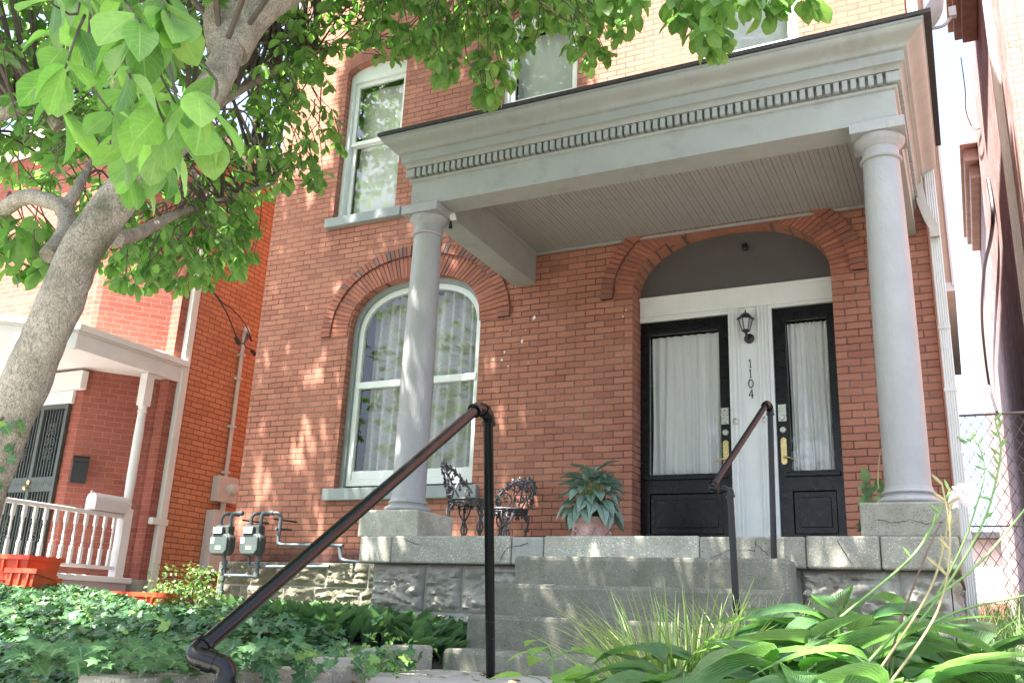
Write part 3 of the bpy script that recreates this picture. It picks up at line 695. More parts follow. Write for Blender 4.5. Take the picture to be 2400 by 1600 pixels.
# doorbells and number
for x in (-1.915, -1.643):
    MB().lathe([(.026, 0), (.026, .006), (.018, .012), (.009, .012), (.009, .016)], (x, YD-.053, 1.91), 16, Matrix.Rotation(R(90), 3, 'X') @ Matrix.Diagonal((.8, 1.2, 1))).build('doorbell', M['nickel'], tr_, smooth=40)
dg = MB(); H = .082
def stroke(pts, wd, zo, xo=-1.765):
    for i in range(len(pts)-1):
        a = Vector((pts[i][0]*H+xo, 0, pts[i][1]*H+zo)); b_ = Vector((pts[i+1][0]*H+xo, 0, pts[i+1][1]*H+zo)); d = (b_-a).normalized(); q = Vector((-d.z, 0, d.x))*wd/2
        dg.prism([((a-q).x, (a-q).z), ((a+q).x, (a+q).z), ((b_+q).x, (b_+q).z), ((b_-q).x, (b_-q).z)], YD-.021-.0004*i, YD-.0155, lambda u, v, w_: (u, w_, v))
for zo in (2.435, 2.335):
    stroke([(0, 0), (0, 1)], .007, zo); stroke([(-.16, .80), (0, 1)], .008, zo); stroke([(-.13, .03), (.13, .03)], .006, zo)
stroke([(.26*math.sin(a), .5+.5*math.cos(a)) for a in np.linspace(0, 2*math.pi, 25)], .007, 2.235)
stroke([(.1, 0), (.1, 1)], .007, 2.135); stroke([(.1, 1), (-.28, .32)], .006, 2.135); stroke([(-.28, .32), (.27, .32)], .008, 2.135); stroke([(-.02, .03), (.22, .03)], .006, 2.135)
dg.build('house_number', M['blackiron'], tr_)

# ---- porch roof and entablature
pr = MB()
def sweep(mb, prof, xl, xr, yf, yb):
    n_ = len(prof); vs = []
    for o_, z in prof: vs += [(xl-o_, yb, z), (xl-o_, yf-o_, z), (xr+o_, yf-o_, z), (xr+o_, yb, z)]
    fs = []
    for i in range(n_):
        j = (i+1) % n_
        for k in range(3): fs.append((i*4+k, i*4+k+1, j*4+k+1, j*4+k))
    fs += [tuple(i*4 for i in range(n_)), tuple(i*4+3 for i in range(n_-1, -1, -1))]
    mb.add(vs, fs)
EX0, EX1, EY = -4.22, -.20, 6.25
roof = MB()
roof.add([(EX0-.25, EY-.25, 4.118), (EX1+.28, EY-.25, 4.118), (EX1+.28, YF-.002, 4.33), (EX0-.25, YF-.002, 4.33), (EX0-.25, EY-.25, 4.15), (EX1+.28, EY-.25, 4.15), (EX1+.28, YF-.002, 4.37), (EX0-.25, YF-.002, 4.37)],
         [(0, 3, 2, 1), (4, 5, 6, 7), (0, 1, 5, 4), (1, 2, 6, 5), (2, 3, 7, 6), (3, 0, 4, 7)])
roof = roof.build('porch_roof', M['shingle'], house)
cp = []
for i in range(9):               # cyma recta crown
    t = i/8; cp.append((.108+.115*t - .018*math.sin(2*math.pi*t), 3.985+.11*t))
prof = [(-.24, 3.49), (0, 3.49), (0, 3.722), (.016, 3.73), (.022, 3.742), (.016, 3.755), (-.014, 3.757), (-.014, 3.845), (.045, 3.852), (.055, 3.875), (.075, 3.89), (.085, 3.893), (.085, 3.975), (.10, 3.98)] + cp + [(.232, 4.097), (.232, 4.116), (-.24, 4.116)]
e = MB(); sweep(e, prof, EX0, EX1, EY, YF-.003); e.build('cornice', M['paint'], roof, smooth=30)
dn = MB(); sp_ = .0592; x = EX0+.005
while x < EX1-.02:
    dn.box(x, x+.039, EY-.05, EY+.013, 3.762, 3.842); x += sp_
y = EY-.045
while y < YF-.05:
    dn.box(EX1-.013, EX1+.05, y, y+.036, 3.762, 3.842); dn.box(EX0-.05, EX0+.013, y, y+.036, 3.762, 3.842); y += sp_
dn.build('dentil_band', M['paint'], roof, bevel=.004, seg=1)
# boarded ceiling (beads run front to back)
cb = MB(); prof2 = []; x = EX0+.245; bw_ = .078
while x < EX1-.245-.01:
    xe = min(x+bw_, EX1-.245)
    prof2 += [(x, 3.862), (x+.003, 3.855), (x+.036, 3.855), (x+.038, 3.858), (x+.041, 3.858), (x+.043, 3.855), (xe-.003, 3.855), (xe, 3.862)]; x = xe
vs = [(u, EY+.245, v) for u, v in prof2]+[(u, YF-.004, v) for u, v in prof2]; k = len(prof2)
cb.add(vs, [(i, i+1, k+i+1, k+i) for i in range(k-1)]); cb.build('ceiling', M['ceiling'], roof, recalc=False)
tm = MB(); tm.box(EX0+.242, EX1-.242, YF-.03, YF-.005, 3.822, 3.851); tm.box(EX0+.242, EX1-.242, EY+.2405, EY+.26, 3.82, 3.853)
tm.box(EX0+.2405, EX0+.258, EY+.262, YF-.032, 3.815, 3.853); tm.box(EX1-.258, EX1-.2405, EY+.262, YF-.032, 3.815, 3.853)
tm.build('trim', M['paint'], roof, bevel=.005)
# porch columns
def pcolumn(x, y):
    c_ = MB()
    prof = [(.139, .925), (.140, 1.2), (.1395, 1.8), (.136, 2.4), (.129, 2.9), (.1225, 3.225)]
    fine = []
    for i in range(len(prof)-1):
        for k in range(6): t = k/6; fine.append((prof[i][0]*(1-t)+prof[i+1][0]*t, prof[i][1]*(1-t)+prof[i+1][1]*t))
    fine.append(prof[-1])
    c_.lathe(fine, (x, y, 0), 40)
    c = c_.build('column', M['column'], house, smooth=40)
    cap = MB().lathe([(.1225, 3.2255), (.137, 3.232), (.142, 3.243), (.137, 3.254), (.124, 3.258), (.123, 3.32), (.133, 3.328), (.136, 3.336), (.15, 3.35), (.168, 3.375), (.172, 3.395), (.168, 3.405)], (x, y, 0), 40)
    cap.box(x-.182, x+.182, y-.182, y+.182, 3.406, 3.486); cap.build('capital', M['column'], c, smooth=40)
    def tor(r, z0, z1, n_=8): return [(r+(z1-z0)/2*math.sin(math.pi*i/n_), z0+(z1-z0)*i/n_) for i in range(n_+1)]
    bs = MB().lathe(tor(.165, .802, .858)+tor(.158, .862, .868)+tor(.150, .872, .900)+[(.148, .905), (.144, .924)], (x, y, 0), 40)
    bs.build('base', M['column'], c, smooth=40)
    MB().box(x-.275, x+.275, y-.28, y+.28, FLOOR+.002, .80).build('plinth', M['concrete'], c, bevel=.014)
    return c
pcolumn(-4.10, 6.385); pcolumn(-.335, 6.385)
crack([(2055, 1218), (2100, 1224), (2135, 1216), (2170, 1228), (2212, 1222)], 6.098, .0018, house)
# gutters and downspouts of the house
dsp = MB()
def ribbed(mb, pts, wx, wy, M_=None):
    for i in range(len(pts)-1):
        a, b_ = Vector(pts[i]), Vector(pts[i+1]); d = (b_-a).normalized()
        ux = Vector((1, 0, 0)); ux = (ux-d*ux.dot(d)).normalized(); uy = d.cross(ux)
        sec = []
        for k in range(5):
            for q in (0., .5): sec.append((-wx/2+wx*(k+q)/5, -wy/2+(.004 if q == 0 else -.002)))
        sec += [(wx/2, -wy/2+.004), (wx/2, wy/2), (-wx/2, wy/2)]
        n_ = len(sec)
        mb.add([a+ux*s_[0]+uy*s_[1] for s_ in sec]+[b_+ux*s_[0]+uy*s_[1] for s_ in sec], [(k, (k+1) % n_, n_+(k+1) % n_, n_+k) for k in range(n_)])
ribbed(dsp, [(-.045, 8.33, -.15), (-.045, 8.33, 9.6)], .09, .07)
dsp = dsp.build('downspout', M['gutter'], house)
stp = MB()
for z in (2.55, 2.0, .78): stp.box(-.094, .004, 8.288, 8.372, z, z+.03)
stp.build('strap', M['gutter'], dsp)
el = MB(); ribbed(el, curve_pts([(-.14, 8.22, 3.96), (-.138, 8.22, 3.86), (-.125, 8.22, 3.72), (-.085, 8.23, 3.56), (-.05, 8.25, 3.47), (-.046, 8.255, 3.38)], 4), .075, .055)
el.build('downspout', M['beige'], house)
sb_ = box('side_bay', -.108, .055, 9.2, 12.5, 3.28, 10.1, M['tan'], house, bevel=.004)
MB().box(.0555, .075, 9.17, 9.23, 3.24, 10.1).box(-.108, .075, 9.185, 12.4, 3.19, 3.278).build('trim', M['gutter'], sb_)
box('eave', -.105, .06, 9.3, 15, 9.2, 9.5, M['beige'], house)
box('corner_board', -.10, -.075, 8.45, 8.75, -.1, 10, M['cornice_far'], house)

# ---- front steps
steps = thing('front_steps', 'weathered concrete steps climbing to the porch floor', 'steps', (-1.9, 5.4, -.28))
for zt, yf, yb in ((.43, 5.75, 6.0), (.235, 5.45, 5.748), (.035, 5.15, 5.448), (-.16, 4.85, 5.148)):
    box('step', -2.82+random.uniform(-.01, .01), -.985, yf, yb-.002, -.5, zt, M['step'], steps, bevel=.028)
# edging stones left of the path
for i, (x0, x1, y0, y1, zt, lab) in enumerate(((-2.99, -2.85, 4.47, 4.83, -.15, 'dark edging stone butted against the lowest porch step'), (-2.97, -2.84, 4.12, 4.45, -.165, 'dark edging stone second from the lowest porch step'),
        (-2.80, -2.62, 3.58, 3.75, -.19, 'small block end edging stone under trailing ivy at the bend of the path'), (-2.60, -2.42, 3.30, 3.54, -.205, 'pale squarish concrete kerb block beside the sunny path'), (-2.62, -2.40, 2.2, 3.28, -.215, 'long concrete kerb block under the overhanging ivy'))):
    tag(box('edging_stone', x0, x1, y0, y1, -.45, zt, M['concrete'] if i > 2 else M['stone'], bevel=.02), lab, 'edging stone', 'edging stones along the path')

# ------------------------------------------------------------------ wall lantern, camera, handrails
yl = YD-.053
lan = thing('wall_lantern', 'small black carriage lantern on the white post between the doors', 'lamp', (-1.765, yl, 2.75))
MB().lathe([(.048, 0), (.05, .012), (.035, .022), (.02, .026)], (-1.765, YD-.0155, 2.725), 20, Matrix.Rotation(R(90), 3, 'X')).build('back_plate', M['blackiron'], lan, smooth=40)
tube('arm', curve_pts([(-1.765, YD-.03, 2.725), (-1.765, YD-.09, 2.705), (-1.77, YD-.12, 2.735), (-1.775, YD-.12, 2.77)], 5), .014, M['blackiron'], lan)
lx, ly = -1.775, YD-.12
def hexp(r, z): return (r, z)
cg = MB()
for k in range(6):
    a = 2*math.pi*k/6+.26
    cg.tube([(lx+.036*math.cos(a), ly+.036*math.sin(a), 2.785), (lx+.066*math.cos(a), ly+.066*math.sin(a), 2.895)], .0045, 5)
cg.lathe([(.018, 2.76), (.04, 2.775), (.04, 2.785), (.03, 2.786)], (lx, ly, 0), 6, Matrix.Rotation(.26, 3, 'Z'))
cg.lathe([(.066, 2.893), (.088, 2.895), (.085, 2.903), (.06, 2.925), (.05, 2.93), (.05, 2.938), (.035, 2.952), (.012, 2.96), (.006, 2.965), (.008, 2.975), (.002, 2.995)], (lx, ly, 0), 6, Matrix.Rotation(.26, 3, 'Z'))
cg.build('cage', M['blackiron'], lan)
m, n, b = mat('frosted_glass'); b.inputs['Base Color'].default_value = (.8, .8, .78, 1); b.inputs['Roughness'].default_value = .4; b.inputs['Transmission Weight'].default_value = .6
M['frost'] = m
MB().lathe([(.033, 2.787), (.061, 2.892)], (lx, ly, 0), 6, Matrix.Rotation(.26, 3, 'Z')).build('glass', M['frost'], lan)
sc_o = thing('security_camera', 'small black cube camera on the dark panel above the doors', 'camera', (-1.77, YD-.03, 3.68))
MB().box(-1.80, -1.745, YD-.075, YD-.02, 3.645, 3.715).build('body', M['blackiron'], sc_o, bevel=.008)
MB().lathe([(.017, 0), (.017, .008), (.01, .008)], (-1.772, YD-.0755, 3.68), 14, Matrix.Rotation(R(90), 3, 'X')).box(-1.785, -1.76, YD-.0195, YD-.0105, 3.665, 3.70).build('lens', M['black'], sc_o)
wb = PY(1062, 525, 6.5)
tagp = thing('paper_scrap', 'torn white scrap with a dark tassel stuck under the porch beam beside the column', 'scrap', (wb.x, 6.5, 3.45))
MB().add([(wb.x-.03, 6.44, 3.485), (wb.x+.035, 6.46, 3.47), (wb.x+.05, 6.47, 3.40), (wb.x+.0, 6.45, 3.395), (wb.x-.03, 6.44, 3.43), (wb.x+.0, 6.43, 3.44)], [(0, 1, 5), (1, 2, 5), (2, 3, 5), (3, 4, 5), (4, 0, 5)]).build('scrap', M['label_w'], tagp)
MB().lathe([(.003, 3.40), (.012, 3.36), (.02, 3.32), (.004, 3.318)], (wb.x+.005, 6.45, 0), 8).build('tassel', M['blackiron'], tagp)

def elbow(mb, p, r, a, b_):    # pipe fitting: collars at both ends of a bend
    pts = curve_pts([p+a*r*1.9, p+a*r*.9, p+(a+b_)*r*.25, p+b_*r*.9, p+b_*r*1.9], 4)
    mb.tube(pts, r*1.22, 14)
    for d in (a, b_): mb.tube([p+d*r*1.55, p+d*r*2.1], r*1.42, 14)
def rail(name, label, top, base, low, lowdir, r, lowbase=None):
    t = thing(name, label, 'handrail', (base.x, base.y, base.z))
    hz = Vector((0, -1, 0))
    a1 = top + (low-top).normalized()*.12                 # where the sloping rail leaves the upper fittings
    k1 = top + Vector((0, -.10, .015))
    tube('post', [base, top-Vector((0, 0, .03))], r, M['pipe'], t, 16)
    fit = MB(); up_ = (base-top).normalized(); sl_ = (low-k1).normalized()
    elbow(fit, top, r, up_, (k1-top).normalized()); elbow(fit, k1, r, (top-k1).normalized(), sl_)
    fit.build('elbow', M['pipe'], t, smooth=50)
    tube('rail', [k1+sl_*.03, low], r, M['pipe'], t, 16)
    fit = MB(); k2 = low+lowdir*.10
    elbow(fit, low, r, (k1-low).normalized(), lowdir)
    elbow(fit, k2, r, -lowdir, ((lowbase or (k2+Vector((0, 0, -1))))-k2).normalized())
    fit.build('elbow', M['pipe'], t, smooth=50)
    lb_ = lowbase or Vector((k2.x, k2.y, gz(k2.x, k2.y)-.02))
    tube('post', [k2, lb_], r, M['pipe'], t, 16)
    return t
top = PD(1145, 972, 4.3); base = PD(1150, 1600, 4.62); base = top + (base-top)*((-.29-top.z)/(base.z-top.z))
low = PD(452, 1535, 2.55); lp = PD(505, 1553, 2.55)
rail('pipe_handrail', 'long black iron pipe handrail rising from the ivy bed beside the path', top, base, low, (lp-low).normalized(), .024, Vector((lp.x+.05, lp.y-.01, -.62)))
top2 = Vector((-1.085, 5.87, 1.37)); base2 = Vector((-1.10, 5.88, .425)); low2 = PY(1668, 1143, 5.0); lp2 = PY(1712, 1148, 5.0)
rail('pipe_handrail', 'shorter black iron pipe handrail on the porch steps before the doors', top2, base2, low2, (lp2-low2).normalized(), .0185, PY(1728, 1460, 5.0))

# ------------------------------------------------------------------ cast iron chairs
def chair(name, label, loc, rz, group):
    t = thing(name, label, 'chair', loc, group, rz)
    def LT(o): o.parent = t; o.matrix_parent_inverse = Matrix(); return o
    sm = MB(); sm.lathe([(.17, .425), (.205, .428), (.21, .437), (.205, .446), (.19, .45), (.15, .447)], (0, 0, 0), 28)
    for k in range(9): sm.tube([(-.18+.045*k, -math.sqrt(max(0, .035-(-.18+.045*k)**2)), .449), (-.18+.045*k, math.sqrt(max(0, .035-(-.18+.045*k)**2)), .449)], .006, 5)
    LT(sm.build('seat', M['iron'], None, smooth=40))
    def leafblob(mb, p, s_, rs, ax='y'):
        for k in range(5):
            a = 2*math.pi*k/5+rs.random(); r_ = s_*rs.uniform(.75, 1.1)
            d = Vector((math.cos(a), 0, math.sin(a))) if ax == 'y' else Vector((0, math.cos(a), math.sin(a)))
            q = Vector((-d.z, 0, d.x)) if ax == 'y' else Vector((0, -d.z, d.y))
            nn_ = Vector((0, .012, 0)) if ax == 'y' else Vector((.012, 0, 0))
            mb.add([p, p+d*r_*.55+q*r_*.32, p+d*r_, p+d*r_*.55-q*r_*.32, p+d*r_*.5+nn_, p+d*r_*.5-nn_], [(0, 1, 4), (1, 2, 4), (2, 3, 4), (3, 0, 4), (1, 0, 5), (2, 1, 5), (3, 2, 5), (0, 3, 5)])
    bk = MB(); rs = random.Random(4)
    # curved back: arch of grape leaves and scrolls, back side at +Y
    def bp(a, z): return Vector((.215*math.sin(a), .06+.145*math.cos(a)+.10*(z-.45)/.4, z))
    rim = [bp(a, .46+.31*math.cos(a*.95)**.8) for a in np.linspace(-1.45, 1.45, 22)]
    bk.tube(rim, .011, 7)
    bk.tube([bp(a, .47) for a in np.linspace(-1.45, 1.45, 16)], .010, 6)
    for p in rim[1:-1:2]: leafblob(bk, p, .055, rs)
    for sx in (-1, 1):
        bk.tube(curve_pts([bp(sx*.1, .47), bp(sx*.35, .58), bp(sx*.15, .68), bp(sx*.45, .74)], 5), .008, 6)
        bk.tube(curve_pts([bp(sx*.7, .47), bp(sx*.45, .56), bp(sx*.8, .64), bp(sx*1.0, .60)], 5), .008, 6)
        bk.tube(curve_pts([bp(sx*1.2, .47), bp(sx*1.0, .54), bp(sx*1.25, .58)], 5), .007, 6)
        for a, z in ((.2, .57), (.4, .66), (.75, .58), (1.0, .63), (.55, .73), (1.2, .53)): leafblob(bk, bp(sx*a, z), .042, rs)
    leafblob(bk, bp(0, .72), .06, rs); leafblob(bk, bp(0, .55), .05, rs)
    bk.tube([bp(0, .47), bp(0, .8)], .008, 6)
    LT(bk.build('backrest', M['iron'], None))
    for k, (a, fr) in enumerate(((-2.2, 1), (-.95, 1), (.75, 0), (2.4, 0))):
        lg = MB(); dx, dy = math.cos(a), math.sin(a)
        c1 = [(.17*dx, .17*dy, .425), (.215*dx, .215*dy, .34), (.19*dx, .19*dy, .20), (.20*dx, .20*dy, .08), (.235*dx, .235*dy, .006)]
        nx_, ny_ = -dy*.03, dx*.03
        lg.tube(curve_pts(c1, 5), .011, 7)
        lg.tube(curve_pts([(p[0]+nx_*s_, p[1]+ny_*s_, p[2]) for p, s_ in zip(c1, (1.6, 1.5, -1., 1.0, .2))], 5), .008, 6)
        lg.tube(curve_pts([(p[0]-nx_*s_, p[1]-ny_*s_, p[2]) for p, s_ in zip(c1, (1.6, 1.5, -1., 1.0, .2))], 5), .008, 6)
        for z in (.37, .26, .14): leafblob(lg, Vector((.205*dx, .205*dy, z)), .04, rs, 'y' if abs(dy) > .6 else 'x')
        LT(lg.build('leg', M['iron'], None))
    ap = MB().tube([(.195*math.cos(a), .195*math.sin(a), .415) for a in np.linspace(0, 2*math.pi, 25)], .008, 6)
    for a in np.linspace(0, 2*math.pi, 12, endpoint=False): leafblob(ap, Vector((.19*math.cos(a), .19*math.sin(a), .405)), .05, rs, 'y' if abs(math.sin(a)) > .6 else 'x')
    LT(ap.build('apron', M['iron'], None))
    return t
chair('iron_chair', 'ornate cast iron chair seen side on, back turned to the window sill', (-4.03, 7.32, FLOOR), R(92), 'cast iron porch chairs')
chair('iron_chair', 'ornate cast iron chair with its leafy back against the brick wall', (-4.01, 8.0, FLOOR), R(-8), 'cast iron porch chairs')

# ------------------------------------------------------------------ leaf builders
def template(prof, fold=.25, droop=.25, cols=2):
    vs = []; uv = []; fs = []; n_ = len(prof); cs = np.linspace(-1, 1, cols+1)
    for t, wd in prof:
        for c_ in cs:
            vs.append((c_*wd, t, abs(c_)*wd*fold - droop*t*t)); uv.append((c_, t))
    k = cols+1
    for i in range(n_-1):
        for j in range(cols): fs.append((i*k+j, i*k+j+1, (i+1)*k+j+1, (i+1)*k+j))
    return np.array(vs), fs, np.array(uv)
T_MAG = template([(0, .012), (.14, .10), (.34, .20), (.56, .27), (.74, .265), (.9, .15), (1, .01)], .28, .18)
T_MAG_S = template([(0, .02), (.3, .19), (.62, .27), (.86, .19), (1, .01)], .25, .15)
T_LILY = template([(0, .03), (.2, .07), (.45, .15), (.7, .14), (.9, .06), (1, .0)], .5, .35)
T_HOSTA = template([(0, .02), (.05, .06), (.14, .14), (.28, .195), (.45, .21), (.62, .185), (.78, .13), (.9, .065), (1, .004)], .30, .62, 6)
T_AGL = template([(0, .01), (.1, .07), (.28, .25), (.5, .30), (.72, .225), (.9, .085), (1, .0)], .3, .42, 4)
T_WEED = template([(0, .02), (.06, .18), (.14, .26), (.2, .25), (.28, .33), (.35, .31), (.45, .33), (.52, .28), (.62, .27), (.68, .20), (.8, .15), (.86, .09), (1, .0)], .12, .3)
def ivy_template():
    o = [(0, 0), (.16, -.10), (.42, -.02), (.60, .12), (.36, .24), (.50, .48), (.62, .66), (.30, .60), (.16, .72), (0, 1.0)]
    pts = o + [(-x, y) for x, y in o[-2:0:-1]]
    vs = [(0, .3, 0)] + [(x, y, .16*abs(x)-.12*y*y) for x, y in pts]
    uv = [(0, .3)] + [(x, y) for x, y in pts]
    n_ = len(pts); return np.array(vs), [(0, 1+i, 1+(i+1) % n_) for i in range(n_)], np.array(uv)
T_IVY = ivy_template()
T_MAPLE = (np.array([(0, 0, 0), (.35, .2, .03), (.2, .45, .0), (.5, .6, .05), (.2, .7, 0), (0, 1, -.1), (-.2, .7, 0), (-.5, .6, .05), (-.2, .45, 0), (-.35, .2, .03)]), [tuple(range(10))], np.array([(0, 0)]*10))
def leaves(name, L, tpl, m_, parent=None, jitter=True):
    """L: list of (pos, axis, normal, size, tint)"""
    tv, tf, tuv = tpl; n_ = len(L)
    pos = np.array([l[0] for l in L], float); ax = np.array([l[1] for l in L], float); nm = np.array([l[2] for l in L], float); sz = np.array([l[3] for l in L], float); ti = np.array([l[4] for l in L], float)
    ax /= np.linalg.norm(ax, axis=1, keepdims=True)
    X = np.cross(ax, nm); ln = np.linalg.norm(X, axis=1, keepdims=True); bad = ln[:, 0] < 1e-4
    X[bad] = np.cross(ax[bad], np.array([.3, .5, .8])); X /= np.linalg.norm(X, axis=1, keepdims=True)
    Z = np.cross(X, ax)
    bend = RNG.uniform(.5, 1.6, n_)[:, None]
    V = (pos[:, None, :] + sz[:, None, None]*(tv[None, :, 0:1]*X[:, None, :]*RNG.uniform(.85, 1.12, n_)[:, None, None] + tv[None, :, 1:2]*ax[:, None, :] + (tv[None, :, 2]*bend)[..., None]*Z[:, None, :]))
    k = len(tv); V = V.reshape(-1, 3)
    me = bpy.data.meshes.new(name)
    lens = np.array([len(f) for f in tf]); idx = np.concatenate([np.array(f) for f in tf])
    loops = (idx[None, :]+(np.arange(n_)*k)[:, None]).reshape(-1)
    lt = np.tile(lens, n_); ls = np.concatenate([[0], np.cumsum(lt)[:-1]])
    me.vertices.add(len(V)); me.vertices.foreach_set('co', V.reshape(-1).astype(np.float32))
    me.loops.add(len(loops)); me.loops.foreach_set('vertex_index', loops.astype(np.int32))
    me.polygons.add(len(lt)); me.polygons.foreach_set('loop_start', ls.astype(np.int32)); me.polygons.foreach_set('loop_total', lt.astype(np.int32))
    me.polygons.foreach_set('use_smooth', np.ones(len(lt), bool))
    uvl = me.uv_layers.new(name='UVMap'); uvl.data.foreach_set('uv', np.tile(tuv[idx], (n_, 1)).reshape(-1).astype(np.float32))
    a_ = me.attributes.new('tint', 'FLOAT', 'POINT'); a_.data.foreach_set('value', np.repeat(ti, k).astype(np.float32))
    me.update(calc_edges=True); me.validate()
    return link(name, me, m_, parent)
def rv(s=1.0): return Vector((random.uniform(-s, s), random.uniform(-s, s), random.uniform(-s, s)))

# ------------------------------------------------------------------ the magnolia
tree = thing('magnolia_tree', 'leaning grey magnolia tree whose leafy branches hang before the house', 'tree', (-4.0, 2.4, -.4))
tr = [(PD(-260, 1660, 3.3), .15), (PD(-150, 1390, 3.32), .128), (PD(-55, 1160, 3.38), .116), (PD(18, 993, 3.42), .110), (PD(64, 879, 3.46), .107), (PD(132, 732, 3.5), .106), (PD(186, 605, 3.55), .104), (PD(245, 509, 3.6), .100), (PD(340, 395, 3.7), .094), (PD(432, 295, 3.82), .087), (PD(502, 190, 3.96), .083), (PD(536, 100, 4.1), .082), (PD(552, 23, 4.2), .083)]
pts = curve_pts([p for p, _ in tr], 6); rad = list(.8*np.interp(np.linspace(0, len(tr)-1, len(pts)), range(len(tr)), [r_ for _, r_ in tr]))
tk = MB(); tk.tube(pts, rad, 28)
o = tk.build('trunk', M['bark'], tree, smooth=60)
for v in o.data.vertices:
    q = v.co; nz_ = noise.fractal(q*4.5, .9, 2, 4)*.012 + noise.noise(q*1.6)*.012
    v.co = q + Vector((nz_, nz_*.6, 0))
fork = tr[-1][0]
def branch(P_, r0, r1, n_=6, seg=12):
    pts = curve_pts(P_, n_); tube('branch', pts, list(np.linspace(r0, r1, len(pts))), M['bark'], tree, seg); return pts
BR = []
BR.append(branch([PD(520, 130, 4.1), PD(505, 30, 4.15), PD(520, -60, 4.3), PD(560, -260, 4.7), (-1.9, 5.2, 5.0)], .065, .03))
BR.append(branch([PD(540, 120, 4.1), PD(600, 40, 4.25), PD(690, -20, 4.5), PD(850, -110, 5.0), PD(1050, -120, 5.4), PD(1300, -60, 5.8)], .085, .018))
BR.append(branch([PD(560, 60, 4.2), PD(590, -60, 4.3), PD(640, -300, 4.6), (-1.6, 3.6, 5.6)], .08, .03))
BR.append(branch([PD(112, 600, 3.62), PD(152, 545, 3.75), PD(150, 490, 3.85), PD(110, 470, 3.9), PD(50, 465, 4.0), PD(-30, 520, 4.1), PD(-160, 600, 4.3)], .036, .034))
BR.append(branch([PD(150, 490, 3.86), PD(178, 450, 3.9), PD(195, 415, 4.0), PD(240, 340, 4.4)], .03, .012))
BR.append(branch([PD(140, 300, 4.4), PD(110, 262, 4.4), PD(60, 250, 4.4), PD(0, 268, 4.4), PD(-90, 300, 4.5)], .035, .034))
BR.append(branch([PD(270, 560, 3.75), PD(330, 545, 4.2), PD(420, 500, 5.0), PD(520, 470, 5.8), PD(640, 430, 6.4)], .035, .012))
BR.append(branch([PD(330, 440, 3.75), PD(440, 300, 4.6), PD(600, 190, 5.6), PD(740, 120, 6.2)], .04, .012))
BR.append(branch([PD(300, 420, 3.6), PD(290, 250, 3.0), PD(240, 90, 2.6), PD(200, -40, 2.4)], .03, .012))
BR.append(branch([PD(690, -20, 4.5), PD(1000, -160, 4.6), PD(1400, -160, 4.7), PD(1800, -90, 4.8)], .03, .012))
mag = []; tw = MB()
def rosette(tip, size, n_, frm=None, hang=.6, spread=1.0, tdir=None):
    d = (tip-frm).normalized() if frm is not None else Vector((random.uniform(-1, 1), random.uniform(-1, 1), -.3)).normalized()
    for k in range(n_):
        a = 2*math.pi*k/n_+random.random()
        side = Vector((math.cos(a), math.sin(a), random.uniform(-.5, .2)))
        ax_ = (d*.5 + side*spread + Vector((0, 0, -hang*random.uniform(.3, 1.3)))).normalized()
        nm_ = Vector((0, 0, 1))+rv(.55)
        p = tip - d*size*random.uniform(0, .8)
        mag.append((p, ax_, nm_, size*random.uniform(.7, 1.15), random.random()))
def twigs(poly, n_, dep, size, lf=(5, 8), hang=.6, nodes=None, density=None):
    """rosettes inside a photo region, spread over a real range of distances"""
    k = 0; tries = 0
    xs_ = [p[0] for p in poly]; ys_ = [p[1] for p in poly]
    while k < n_ and tries < n_*60:
        tries += 1
        x = random.uniform(min(xs_), max(xs_)); y = random.uniform(min(ys_), max(ys_)); ins = False
        for i in range(len(poly)):
            x1, y1 = poly[i]; x2, y2 = poly[i-1]
            if (y1 > y) != (y2 > y) and x < (x2-x1)*(y-y1)/(y2-y1)+x1: ins = not ins
        if not ins: continue
        if density and random.random() > density(x, y): continue
        tip = PD(x, y, random.uniform(*dep)); k += 1
        if nodes:
            nd = min(random.sample(nodes, min(7, len(nodes))), key=lambda q: (Vector(q)-tip).length)
            frm = Vector(nd)
        else: frm = tip+Vector((random.uniform(-.3, .3), random.uniform(-.3, .3), .3))
        L_ = min((frm-tip).length, random.uniform(.14, .42)); back = tip+(frm-tip).normalized()*L_+Vector((0, 0, .08))
        mid = tip.lerp(back, .5)+rv(.05)
        tw.tube(curve_pts([back, mid, tip], 3), [.004, .0037, .0034, .003, .0028, .0025, .002], 5)
        if (frm-tip).length > L_+.05 and random.random() < .12: tw.tube(curve_pts([frm, frm.lerp(back, .5)+Vector((0, 0, .12))+rv(.08), back], 4), list(np.linspace(.008, .004, 9)), 5)
        rosette(tip, size*random.uniform(.85, 1.15), random.randint(*lf), back, hang)
        if random.random() < .7: rosette(mid, size*.9, random.randint(2, 4), back, hang)
allb = [q for b_ in BR for q in b_[::2]]
# crown seen at the left, behind and beside the trunk
twigs([(-60, -40), (640, -40), (690, 180), (740, 330), (770, 420), (640, 470), (590, 620), (430, 670), (250, 690), (150, 560), (-60, 420)], 430, (4.8, 7.6), .085, nodes=allb)
twigs([(-60, -40), (560, -40), (420, 180), (250, 330), (-60, 420)], 130, (4.0, 5.8), .09, nodes=allb)
twigs([(250, 540), (600, 480), (600, 640), (470, 680), (260, 690)], 75, (5.0, 6.6), .085, nodes=BR[6])
twigs([(20, 560), (150, 560), (120, 640), (60, 650)], 14, (3.9, 4.6), .11, nodes=BR[3])
twigs([(560, 60), (760, 40), (830, 330), (760, 450), (680, 430), (600, 300)], 60, (5.6, 7.2), .08, nodes=BR[7])
